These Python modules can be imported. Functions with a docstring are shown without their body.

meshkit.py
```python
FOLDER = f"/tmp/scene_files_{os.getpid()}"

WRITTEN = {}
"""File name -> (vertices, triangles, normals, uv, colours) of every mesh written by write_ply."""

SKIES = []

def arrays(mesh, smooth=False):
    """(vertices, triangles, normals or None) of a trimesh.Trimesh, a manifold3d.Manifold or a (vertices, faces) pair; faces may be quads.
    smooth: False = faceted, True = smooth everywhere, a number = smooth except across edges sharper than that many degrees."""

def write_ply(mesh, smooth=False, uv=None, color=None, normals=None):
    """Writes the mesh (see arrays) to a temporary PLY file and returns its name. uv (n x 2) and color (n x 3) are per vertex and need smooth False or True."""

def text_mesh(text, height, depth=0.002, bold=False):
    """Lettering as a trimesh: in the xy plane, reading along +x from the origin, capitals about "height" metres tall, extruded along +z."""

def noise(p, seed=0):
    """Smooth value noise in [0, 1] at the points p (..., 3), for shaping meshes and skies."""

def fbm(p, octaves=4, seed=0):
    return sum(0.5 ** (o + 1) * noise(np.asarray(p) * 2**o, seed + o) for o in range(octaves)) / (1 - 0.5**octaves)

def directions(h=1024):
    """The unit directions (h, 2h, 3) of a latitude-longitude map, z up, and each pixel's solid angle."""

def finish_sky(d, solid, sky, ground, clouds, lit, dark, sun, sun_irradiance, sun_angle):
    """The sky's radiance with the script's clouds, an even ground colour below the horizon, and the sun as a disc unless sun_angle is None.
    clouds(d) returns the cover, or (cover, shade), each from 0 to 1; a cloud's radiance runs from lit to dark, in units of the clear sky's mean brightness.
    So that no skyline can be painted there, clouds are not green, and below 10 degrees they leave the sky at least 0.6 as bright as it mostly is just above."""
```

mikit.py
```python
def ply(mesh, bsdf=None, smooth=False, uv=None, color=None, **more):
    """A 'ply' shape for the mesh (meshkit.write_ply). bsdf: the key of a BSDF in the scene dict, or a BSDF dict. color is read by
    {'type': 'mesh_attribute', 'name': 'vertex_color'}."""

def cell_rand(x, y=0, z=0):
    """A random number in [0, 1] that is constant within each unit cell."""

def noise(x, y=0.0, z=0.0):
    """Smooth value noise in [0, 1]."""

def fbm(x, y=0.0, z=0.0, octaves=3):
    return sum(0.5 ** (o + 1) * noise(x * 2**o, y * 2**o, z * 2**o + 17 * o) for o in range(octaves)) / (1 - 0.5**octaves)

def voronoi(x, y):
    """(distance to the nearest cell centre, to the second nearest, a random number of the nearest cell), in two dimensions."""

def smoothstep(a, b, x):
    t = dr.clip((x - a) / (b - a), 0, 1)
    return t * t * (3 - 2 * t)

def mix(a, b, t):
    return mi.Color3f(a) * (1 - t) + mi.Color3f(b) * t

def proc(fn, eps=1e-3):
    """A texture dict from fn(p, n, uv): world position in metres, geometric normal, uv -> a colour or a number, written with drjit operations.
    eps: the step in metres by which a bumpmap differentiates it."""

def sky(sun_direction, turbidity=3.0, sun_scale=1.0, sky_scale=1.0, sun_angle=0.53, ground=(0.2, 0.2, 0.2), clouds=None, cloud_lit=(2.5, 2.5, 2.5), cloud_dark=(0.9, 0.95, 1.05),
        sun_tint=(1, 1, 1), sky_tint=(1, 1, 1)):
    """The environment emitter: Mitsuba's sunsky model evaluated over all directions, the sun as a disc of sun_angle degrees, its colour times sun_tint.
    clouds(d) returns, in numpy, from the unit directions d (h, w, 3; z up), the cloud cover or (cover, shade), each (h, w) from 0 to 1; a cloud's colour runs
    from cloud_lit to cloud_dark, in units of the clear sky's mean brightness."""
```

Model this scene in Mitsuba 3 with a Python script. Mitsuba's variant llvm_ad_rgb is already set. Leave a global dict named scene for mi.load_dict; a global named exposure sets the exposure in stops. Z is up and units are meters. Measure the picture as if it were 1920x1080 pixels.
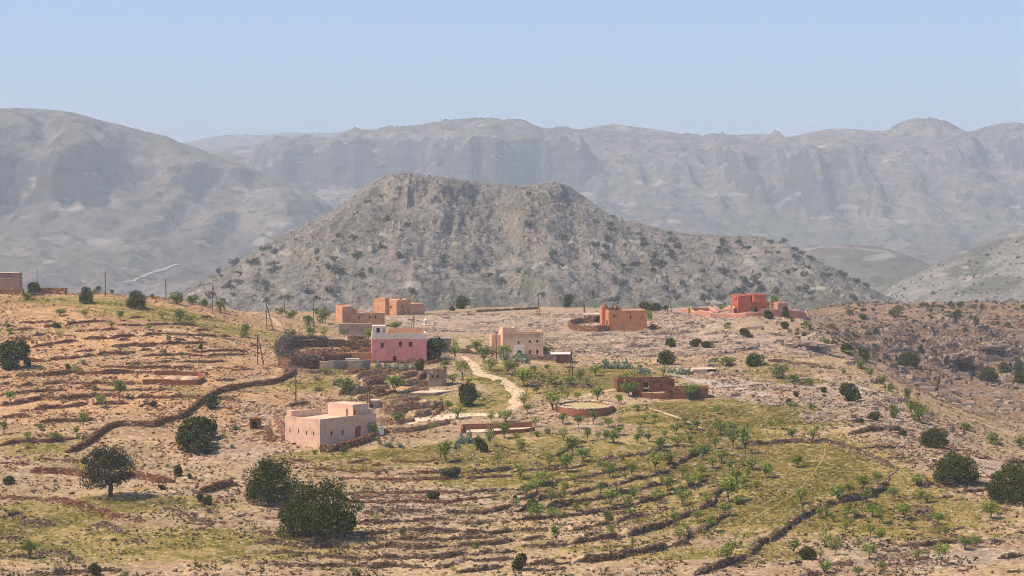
import math, random
import numpy as np
import trimesh
import drjit as dr
import mitsuba as mi
import mikit
from mikit import proc, ply, fbm, noise, voronoi, smoothstep, mix
from scipy.interpolate import RBFInterpolator, interp1d, PchipInterpolator
from scipy.ndimage import map_coordinates, gaussian_filter
from scipy.spatial import cKDTree

T = mi.ScalarTransform4f
scene, labels = {}, {}
random.seed(7)
RNG = np.random.default_rng(7)

# ------------------------------------------------------------------ camera, sky, exposure
FPX, HORIZ = 3500.0, 391.0                 # focal length in photo pixels; the row of the horizon
EYE = np.array([0.0, 0.0, 60.0])
PITCH = math.atan((540.0 - HORIZ) / FPX)
FWD = np.array([0, math.cos(PITCH), -math.sin(PITCH)])
UPV = np.array([0, math.sin(PITCH), math.cos(PITCH)])
scene['camera'] = {'type': 'perspective', 'fov_axis': 'x', 'fov': 2 * math.degrees(math.atan(960 / FPX)),
                   'near_clip': 1.0, 'far_clip': 40000.0,
                   'to_world': T().look_at(origin=EYE.tolist(), target=(EYE + FWD).tolist(), up=[0, 0, 1]),
                   'medium': {'type': 'ref', 'id': 'air'}}
exposure = 1.62
SUN = np.array([-0.92, -0.22, 1.38])
scene['sky'] = mikit.sky(SUN.tolist(), turbidity=3.0, sun_scale=1.3, sun_tint=(1.12, 1.05, 0.96), sky_tint=(1.25, 1.33, 1.37), ground=(0.25, 0.2, 0.17))
HAZE = 1.75e-4
scene['air'] = {'type': 'homogeneous', 'albedo': {'type': 'rgb', 'value': [0.66, 0.80, 0.97]}, 'sigma_t': HAZE}
HX, HY0, HY1, HZ0, HZ1 = 7000.0, -3000.0, 9600.0, -141.0, 420.0
scene['haze'] = {'type': 'cube', 'to_world': T().translate([0, (HY0 + HY1) / 2, (HZ0 + HZ1) / 2]).scale([HX, (HY1 - HY0) / 2, (HZ1 - HZ0) / 2]),
                 'bsdf': {'type': 'null'}, 'interior': {'type': 'ref', 'id': 'air'}}
labels['haze'] = {'label': 'pale dusty haze that fills the air over the valley and the far mountains', 'kind': 'stuff'}


# ------------------------------------------------------------------ small helpers
def ray(px, py):
    d = FWD + (px - 960) / FPX * np.array([1.0, 0, 0]) + (540 - py) / FPX * UPV
    return d


def at_depth(px, py, D):
    """The point on the sight line of a photo pixel at forward distance D (used to survey the land and the crests)."""
    d = ray(px, py)
    return EYE + d * (D / d[1])


def crop(ox, oy, s, pts):
    return [(ox + p[0] / s, oy + p[1] / s) + tuple(p[2:]) for p in pts]


def hash2(ix, iy, seed):
    h = (ix.astype(np.int64) * 374761393 + iy.astype(np.int64) * 668265263 + seed * 1442695041) & 0xFFFFFFFF
    h = ((h ^ (h >> 13)) * 1274126177) & 0xFFFFFFFF
    return ((h ^ (h >> 16)) & 0xFFFFFF) / 16777215.0


def vnoise(x, y, seed=0):
    ix, iy = np.floor(x), np.floor(y)
    fx, fy = x - ix, y - iy
    fx, fy = fx ** 3 * (fx * (fx * 6 - 15) + 10), fy ** 3 * (fy * (fy * 6 - 15) + 10)
    a, b = hash2(ix, iy, seed), hash2(ix + 1, iy, seed)
    c, d = hash2(ix, iy + 1, seed), hash2(ix + 1, iy + 1, seed)
    return (a * (1 - fx) + b * fx) * (1 - fy) + (c * (1 - fx) + d * fx) * fy


def vfbm(x, y, oct=4, seed=0, gain=0.5):
    s, a, n = 0, 1.0, 0
    for o in range(oct):
        s = s + a * (vnoise(x * 2 ** o + 11.3 * o, y * 2 ** o - 7.1 * o, seed + o) * 2 - 1)
        n += a
        a *= gain
    return s / n


def ridged(x, y, oct=4, seed=0, gain=0.55):
    s, a, n = 0, 1.0, 0
    for o in range(oct):
        s = s + a * (1 - np.abs(vnoise(x * 2 ** o + 5.7 * o, y * 2 ** o + 3.3 * o, seed + o) * 2 - 1) * 2)
        n += a
        a *= gain
    return s / n


def sstep(a, b, x):
    t = np.clip((x - a) / (b - a), 0, 1)
    return t * t * (3 - 2 * t)


def grid_faces(nx, ny):
    i = np.arange(nx * ny).reshape(ny, nx)
    q = np.stack([i[:-1, :-1], i[:-1, 1:], i[1:, 1:], i[1:, :-1]], -1).reshape(-1, 4)
    return np.vstack([q[:, [0, 1, 2]], q[:, [0, 2, 3]]])


_count = {}


def key_of(name):
    """The first free key of this name: almond_tree, almond_tree_001, ..."""
    n = _count.get(name, 0)
    _count[name] = n + 1
    return name if n == 0 else f'{name}_{n:03d}'


def put(key, mesh, bsdf, smooth=False, **kw):
    scene[key] = ply(mesh, bsdf, smooth=smooth, **kw)
    return key


def part(parent, name, mesh, bsdf, smooth=False, kind=None, label=None, **kw):
    k = key_of(parent + '__' + name)
    put(k, mesh, bsdf, smooth, **kw)
    if kind or label:
        labels[k] = {a: b for a, b in (('kind', kind), ('label', label)) if b}
    return k


def tag(key, label, cat=None, group=None, kind=None):
    labels[key] = {a: b for a, b in (('label', label), ('category', cat), ('group', group), ('kind', kind)) if b}


def rgb(*c):
    return {'type': 'rgb', 'value': [float(v) for v in c]}

# ------------------------------------------------------------------ the lie of the land: surveyed points, smoothly joined
SURVEY = [
 # px, py, distance
 (-300,1080,250),(0,1080,252),(480,1080,252),(960,1080,252),(1440,1080,250),(1920,1080,250),(2250,1080,250),
 (0,1000,281),(480,1000,281),(960,1000,280),(1440,1000,278),(1920,1000,276),
 (-300,930,309),(0,930,309),(480,930,308),(960,930,307),(1440,930,304),(1920,930,300),(2250,930,300),
 (0,870,335),(300,870,335),(620,870,334),(960,870,332),(1250,870,330),(1500,870,328),(1750,870,322),
 (0,800,362),(250,800,362),(560,835,350),(620,842,348),(700,825,354),(960,800,364),(1200,800,362),(1440,820,352),(1640,820,350),
 (0,740,390),(250,740,390),(440,740,392),(760,760,386),(960,740,396),(1200,750,390),(1330,750,388),(1480,760,384),(1640,770,380),
 (0,700,412),(200,700,412),(400,700,416),(560,690,428),(700,682,437),(800,680,440),(960,690,428),(1160,700,425),(1320,700,425),(1500,710,420),(1640,720,418),
 (-300,650,440),(0,650,440),(200,650,440),(400,650,448),(540,650,462),(850,660,462),(960,665,466),(1050,665,466),(1250,660,468),(1450,665,462),(1600,680,444),
 (0,600,468),(200,600,468),(400,610,478),(520,620,500),(640,628,520),(760,632,520),(960,632,522),(1140,620,545),(1220,619,545),(1350,630,520),(1480,630,518),(1540,640,505),
 (-300,556,500),(0,556,500),(150,554,502),(300,562,505),(400,578,512),(500,592,536),(580,602,556),
 (720,608,575),(850,604,586),(1000,602,590),(1290,594,583),(1400,592,586),(1510,598,574),(1530,604,562),
 (640,590,640),(760,590,640),(900,585,640),(1060,580,655),(1250,580,655),(900,577,680),(1100,577,680),(1380,577,660),(1510,584,640),(600,585,640),
 # the ledge above the gully and the bench below it
 (1610,690,438),(1700,738,424),(1760,770,405),(1850,830,372),(1920,862,356),(2050,900,340),
 (1600,650,540),(1640,672,530),(1700,692,520),(1780,700,516),(1850,716,508),(1920,726,505),(1720,735,482),(1800,770,460),(1900,800,440),(2050,760,470),(2050,850,410),
 # beyond: the gorge, its far cliff and the far tableland
 (1700,722,562),(1780,728,562),(1850,735,562),(1950,745,562),(2100,745,562),(1620,690,570),
 (1680,703,602),(1780,706,604),(1850,707,604),(1950,710,604),(2100,710,604),
 (1600,640,618),(1680,640,634),(1780,640,634),(1850,640,634),(1950,640,634),(2100,640,634),
 (1560,612,650),(1600,606,690),(1750,606,700),(1900,606,700),(2100,606,700),
 (1600,579,815),(1750,577.5,825),(1900,577.5,825),(2100,577,825),(1530,579,800),
]
_pts, _z = [], []
for px, py, D in SURVEY:
    p = at_depth(px, py, D)
    _pts.append(p[:2]); _z.append(p[2])
for x, y, z in [(-160,560,31),(-90,570,28.5),(-30,600,25.5),(-160,640,20),(-60,720,14),(-170,760,0),(0,760,12),(110,740,12),(-60,860,-18),(60,860,-14),
                (-220,860,-24),(160,920,-8),(280,920,-12),(0,980,-28),(-250,980,-40),(250,1020,-24),(-260,440,33),(-260,300,12),(260,440,4),(270,520,6),
                (300,640,16),(320,820,16),(110,800,10)]:
    _pts.append((x, y)); _z.append(z)
_pts, _z = np.array(_pts), np.array(_z)
RBF = RBFInterpolator(_pts, _z, kernel='thin_plate_spline', smoothing=2.0)

XS = np.concatenate([-np.geomspace(330, 141, 110)[:-1], np.arange(-140, 140.01, 0.62), np.geomspace(141, 330, 110)[1:]])
YS = np.concatenate([np.arange(-80, 224, 8.0), np.arange(224, 470, 0.58), np.arange(470, 620, 0.8), np.arange(620, 690, 0.8), np.geomspace(690, 1010, 150)])
GX, GY = np.meshgrid(XS, YS)
NX, NY = len(XS), len(YS)


def smooth_eval(x, y):
    out = np.empty(x.size)
    p = np.stack([x.ravel(), y.ravel()], 1)
    for i in range(0, len(p), 60000):
        out[i:i + 60000] = RBF(p[i:i + 60000])
    return out.reshape(x.shape)


# the smooth survey on a coarse net, then read off finely
_cx, _cy = np.linspace(-335, 335, 200), np.linspace(200, 1015, 240)
_cg = smooth_eval(*np.meshgrid(_cx, _cy))


def coarse(x, y):
    i = (np.asarray(y) - _cy[0]) / (_cy[1] - _cy[0])
    j = (np.asarray(x) - _cx[0]) / (_cx[1] - _cx[0])
    return map_coordinates(_cg, [i, j], order=3, mode='nearest')


BASE = coarse(GX, GY)
# the photographer's own hill, towards the eye
_t = sstep(232, 20, GY)
BASE = np.where(GY < 232, (coarse(GX, 232 + 0 * GY) - 4 * sstep(232, 150, GY)) * (1 - _t) + 57 * _t, BASE)
BASE = np.where(GY < 232, np.minimum(BASE, 56.0 - 0.23 * np.maximum(GY, 0)), BASE)
H = BASE.copy()


def _index(x, y):
    return np.interp(y, YS, np.arange(NY)), np.interp(x, XS, np.arange(NX))


def ground(x, y, grid=None):
    i, j = _index(np.asarray(x, float), np.asarray(y, float))
    return map_coordinates(H if grid is None else grid, [i, j], order=1, mode='nearest')


def hit(px, py, grid=None, near=228.0, far=1000.0):
    """Where the sight line of a photo pixel meets the land: the survey of what stands where."""
    px, py = np.atleast_1d(np.asarray(px, float)), np.atleast_1d(np.asarray(py, float))
    D = np.concatenate([np.arange(near, 700, 0.5), np.arange(700, far, 2.0)])
    out = np.zeros((len(px), 3))
    for k in range(len(px)):
        d = ray(px[k], py[k]); d = d / d[1]
        X, Z = d[0] * D, EYE[2] + d[2] * D
        g = ground(X, D, grid)
        below = np.nonzero(Z <= g)[0]
        i = below[0] if len(below) else len(D) - 1
        if i > 0 and len(below):
            a, b = Z[i - 1] - g[i - 1], Z[i] - g[i]
            t = a / (a - b + 1e-9)
            dd = D[i - 1] + t * (D[i] - D[i - 1])
        else:
            dd = D[i]
        out[k] = (d[0] * dd, dd, float(ground([d[0] * dd], [dd], grid)[0]))
    return out

# ------------------------------------------------------------------ mountains and hills
RELIEFS = {}


def relief(name, crest, D1, D0, zb, cliffs=(), back=0.6, dx=12.0, ny=150, warp=(120, 300), rough=(8, 60), bsdf='far_rock', seed=0, flat=0.0, extra=None, label=None, wmin=0.12, shelf=0.8):
    """A mountain as a height field: its crest is surveyed at distance D1, its foot lies at D0; cliffs = (px0, px1, py_low, py_high, strength)."""
    cp = np.array([at_depth(px, py, D1) for px, py in crest])
    xs = np.arange(cp[0, 0], cp[-1, 0], dx)
    zc = PchipInterpolator(cp[:, 0], cp[:, 2])(xs)
    zc = zc + vfbm(xs / 90, xs * 0 + seed, 3, seed) * (D1 / 1400.0) * 1.3
    depth = D1 - D0
    ys = np.concatenate([D0 + depth * np.linspace(-0.25, 1.12, ny), D1 + depth * back * np.geomspace(0.14, 1, 14) + depth * 0.0])
    ys = np.unique(np.concatenate([[D0 - depth * 0.6], ys]))
    gx, gy = np.meshgrid(xs, ys)
    wy = warp[0] * (ridged(gx / warp[1], gy / (warp[1] * 3), 5, seed + 3, 0.62) - 0.2) + warp[0] * 0.35 * vfbm(gx / (warp[1] * 0.22), gy / (warp[1] * 0.6), 3, seed + 9)
    yy = gy + wy * sstep(D0 - depth * 0.2, D0 + depth * 0.3, gy) * (1 - 0.8 * sstep(D1 - 0.15 * depth, D1, gy))
    hs = np.linspace(0, 1, 160)
    Z = np.empty_like(gx)
    jit = vfbm(xs / (depth * 0.12), xs * 0 + 2.2, 4, seed + 21)
    amp = vnoise(xs / (depth * 0.16), xs * 0 + 7.7, seed + 31)
    for j in range(len(xs)):
        span = zc[j] - zb
        w = np.ones(160) + flat * (hs < 0.35)
        pxj = 960 + xs[j] / D1 * FPX
        for (a, b, lo, hi, s) in cliffs:
            m = float(sstep(a - 25, a + 25, pxj) * (1 - sstep(b - 25, b + 25, pxj))) * s * min(1.0, 0.55 + 0.9 * amp[j])
            if m <= 0:
                continue
            o = jit[j] * (lo - hi) * 0.45
            zl = EYE[2] + (HORIZ - (lo + o)) / FPX * (D0 + 0.6 * depth)
            zh = EYE[2] + (HORIZ - (hi + o * 0.5)) / FPX * (D0 + 0.8 * depth)
            hl, hh = (zl - zb) / span, (zh - zb) / span
            k = sstep(hl - 0.02, hl + 0.02, hs) * (1 - sstep(hh - 0.02, hh + 0.02, hs))
            cutw = w * k * m * (1 - wmin)
            above = sstep(hh, hh + 0.03, hs)
            w = w - cutw + above * cutw.sum() / max(above.sum(), 4.0) * shelf
        y = np.concatenate([[0], np.cumsum((w[1:] + w[:-1]) / 2)])
        y = D0 + depth * y / y[-1]
        h = np.interp(yy[:, j], y, hs)
        over = np.clip((gy[:, j] - D1) / (depth * back), 0, 1)
        Z[:, j] = zb + span * h - span * over ** 1.3
    env = sstep(D0 - 0.1 * depth, D0 + 0.2 * depth, gy) * (1 - 0.92 * sstep(D1 - 0.12 * depth, D1, gy))
    Z += env * rough[0] * (ridged(gx / rough[1], gy / (1.2 * rough[1]), 5, seed + 41, 0.6) - 0.15)
    if extra is not None:
        Z = Z + extra(gx, gy) * env
    k = name
    put(k, (np.stack([gx, gy, Z], -1).reshape(-1, 3), grid_faces(len(xs), len(ys))), bsdf, smooth=True)
    tag(k, label, kind='structure')
    RELIEFS[k] = (xs, ys, Z)
    return k


def relief_z(k, x, y):
    xs, ys, Z = RELIEFS[k]
    return map_coordinates(Z, [np.interp(y, ys, np.arange(len(ys))), np.interp(x, xs, np.arange(len(xs)))], order=1, mode='nearest')


def relief_hit(k, px, py):
    xs, ys, Z = RELIEFS[k]
    D = np.linspace(ys[0], ys[-1], 900)
    d = ray(px, py); d = d / d[1]
    z = EYE[2] + d[2] * D
    g = relief_z(k, d[0] * D, D)
    b = np.nonzero((z <= g) & (d[0] * D > xs[0]) & (d[0] * D < xs[-1]))[0]
    if not len(b):
        return None
    return np.array([d[0] * D[b[0]], D[b[0]], g[b[0]]])


def _rock_color(lo, hi, green, scale, cliff, speck, pale):
    def fn(p, n, uv):
        a = fbm(p.x / scale, p.y / scale, p.z / scale * 1.5, 4)
        b = fbm(p.x / (scale * 0.11) + 31, p.y / (scale * 0.11), p.z / (scale * 0.11), 3)
        c = mix(lo, hi, smoothstep(0.3, 0.7, a * 0.6 + b * 0.4))
        g = smoothstep(0.46, 0.66, fbm(p.x / (scale * 0.7) + 9, p.y / (scale * 0.7) + 4, p.z / scale, 3)) * smoothstep(0.55, 0.85, n.z)
        c = mix(c, green, g * 0.75)
        steep = 1 - smoothstep(0.5, 0.8, n.z)
        strat = noise(p.x / (scale * 0.5), p.y / (scale * 0.5), p.z / (scale * 0.03))
        crag = fbm(p.x / (scale * 0.07), p.y / (scale * 0.07), p.z / (scale * 0.1) + 5, 3)
        c = mix(c, mi.Color3f(cliff) * (0.5 + 0.5 * strat + 0.9 * crag), steep * 0.8)
        s = smoothstep(0.62, 0.75, noise(p.x / speck, p.y / speck, p.z / speck))
        c = mix(c, mi.Color3f(green) * 0.6, s * 0.55 * smoothstep(0.5, 0.8, n.z))
        q = smoothstep(0.66, 0.76, fbm(p.x / (scale * 0.35) + 77, p.y / (scale * 0.35), p.z / (scale * 0.12) + 3, 4))
        return mix(c, pale, q * 0.6)
    return fn


def bumpy(key, color_fn, bump_fn, scale, eps, rough=0.95):
    scene[key] = {'type': 'bumpmap', 'arbitrary': proc(bump_fn, eps), 'scale': scale,
                  'bsdf': {'type': 'twosided', 'b': {'type': 'diffuse', 'reflectance': proc(color_fn)}}}


def _bump(scale):
    return lambda p, n, uv: fbm(p.x / scale, p.y / scale, p.z / scale, 3)


bumpy('far_rock', _rock_color((0.098, 0.086, 0.082), (0.185, 0.165, 0.15), (0.098, 0.108, 0.075), 260.0, (0.042, 0.041, 0.047), 18.0, (0.33, 0.315, 0.29)), _bump(45.0), 26.0, 1.5)
bumpy('hill_rock', _rock_color((0.122, 0.119, 0.117), (0.228, 0.22, 0.214), (0.085, 0.095, 0.072), 60.0, (0.17, 0.145, 0.135), 2.4, (0.36, 0.335, 0.31)), _bump(4.0), 3.6, 0.25)

relief('distant_ridge', [(100, 300), (230, 285), (300, 272), (360, 262), (400, 255), (480, 250), (600, 247), (700, 246), (760, 250), (860, 270), (960, 300)], 8200, 6600, -135,
       dx=45, ny=40, warp=(250, 700), rough=(14, 200), seed=5, label='pale distant mountain ridge behind the gap in the skyline')
relief('mountain_range', [(-700, 330), (-300, 320), (150, 320), (330, 302), (400, 280), (500, 271), (600, 272), (650, 262), (700, 252), (760, 240), (830, 228), (890, 221), (920, 221), (940, 228), (975, 226),
                          (1010, 238), (1050, 245), (1100, 241), (1150, 236), (1200, 240), (1270, 250), (1310, 255), (1370, 256), (1430, 252), (1470, 256), (1500, 253), (1530, 245), (1560, 241),
                          (1600, 242), (1660, 246), (1690, 229), (1720, 219), (1745, 219), (1770, 232), (1800, 246), (1820, 248), (1850, 238), (1900, 234), (2000, 232), (2200, 242), (2600, 262), (2900, 330)],
       5400, 3150, -125, cliffs=[(520, 700, 372, 285, 1), (680, 1090, 360, 265, 0.95), (1310, 1540, 392, 295, 1), (1100, 1300, 340, 300, 0.6), (1540, 1680, 310, 270, 0.7), (1700, 2000, 330, 270, 0.6)],
       dx=15, ny=165, warp=(300, 480), rough=(34, 130), seed=11, flat=1.2, label='long hazy mountain range with dark cliff bands closing off the valley', wmin=0.10)
relief('mountain', [(-1100, 260), (-700, 235), (-400, 222), (-200, 214), (0, 206), (40, 204), (75, 203), (130, 208), (190, 225), (240, 240), (300, 250), (330, 263), (365, 274), (410, 293), (470, 314), (540, 340), (600, 372), (670, 420), (770, 490), (880, 560)],
       4000, 2500, -120, cliffs=[(-600, 265, 392, 300, 1.0), (265, 560, 352, 318, 0.6), (-300, 200, 262, 235, 0.6)],
       dx=11, ny=165, warp=(190, 330), rough=(27, 100), seed=23, flat=1.0, label='broad flat-topped mountain with a high shaded cliff above pale slopes', wmin=0.10)
relief('low_hill', [(1380, 540), (1440, 500), (1480, 478), (1520, 464), (1580, 460), (1640, 464), (1700, 480), (1760, 505), (1840, 545), (1900, 590)], 2700, 2100, -110,
       dx=7, ny=70, warp=(40, 160), rough=(5, 60), seed=37, label='low smooth hill in the gap between the two rocky hills')


def _spur(x, y):
    """A rocky rib that runs down the hill's front, and a knobbly belt of outcrops under its cap."""
    a, b = np.array([at_depth(600, 400, 1330)[0], 1330.0]), np.array([at_depth(900, 540, 1080)[0], 1080.0])
    ab = b - a
    t = np.clip(((x - a[0]) * ab[0] + (y - a[1]) * ab[1]) / (ab @ ab), 0, 1)
    d = np.hypot(x - a[0] - t * ab[0], y - a[1] - t * ab[1])
    z = 5.5 * np.exp(-(d / 26) ** 2)
    for (cx, cy, r, h) in [(920, 1290, 34, 3.6), (880, 1215, 22, 3.0), (985, 1240, 28, 3.0), (1085, 1370, 18, 2.6), (800, 1160, 20, 1.6), (700, 1210, 30, 1.6)]:
        X = (cx - 960) / FPX * cy
        m = np.exp(-((x - X) ** 2 + (y - cy) ** 2) / r ** 2)
        z = z + m * h * (ridged(x / 11, y / 13, 3, 71) * 1.0)
    return z


relief('rocky_hill', [(150, 640), (240, 602), (300, 573), (340, 550), (400, 517), (450, 487), (500, 456), (560, 426), (620, 397), (660, 366), (690, 346), (715, 331), (740, 327), (800, 331), (850, 336), (900, 341), (950, 347),
                      (990, 348), (1010, 343), (1030, 339), (1060, 345), (1090, 362), (1120, 384), (1150, 402), (1200, 416), (1250, 429), (1300, 438), (1350, 442), (1400, 441), (1440, 447), (1480, 460), (1520, 480),
                      (1560, 502), (1600, 525), (1640, 546), (1680, 564), (1750, 592), (1800, 612), (1900, 640)],
       1450, 985, -30, cliffs=[(735, 960, 392, 345, 1.0), (800, 1010, 450, 400, 0.6), (1040, 1130, 378, 346, 0.9)], dx=1.5, ny=330, warp=(34, 52), rough=(4.6, 15), bsdf='hill_rock', seed=53, extra=_spur,
       label='rugged rocky hill with a flat cliff-rimmed top, dotted with dark trees')
relief('scrubby_hill', [(1560, 610), (1640, 562), (1700, 522), (1760, 492), (1820, 466), (1870, 446), (1920, 431), (1980, 415), (2050, 400), (2150, 385), (2300, 380), (2500, 420)], 1950, 1350, -60,
       dx=4, ny=170, warp=(36, 110), rough=(4, 40), bsdf='hill_rock', seed=61, label='scrubby hill slope rising out of frame behind the far tableland')

# the wide valley floor that carries them all
_vx, _vy = np.meshgrid(np.linspace(-6800, 6800, 120), np.concatenate([np.linspace(-2900, 800, 20), np.linspace(850, 9500, 110)]))
_vz = -128 + 9 * vfbm(_vx / 500, _vy / 500, 4, 91)
put('valley', (np.stack([_vx, _vy, _vz], -1).reshape(-1, 3), grid_faces(120, 130)), 'far_rock', smooth=True)
tag('valley', 'wide hazy valley floor between the village hill and the mountains', kind='structure')

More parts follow.
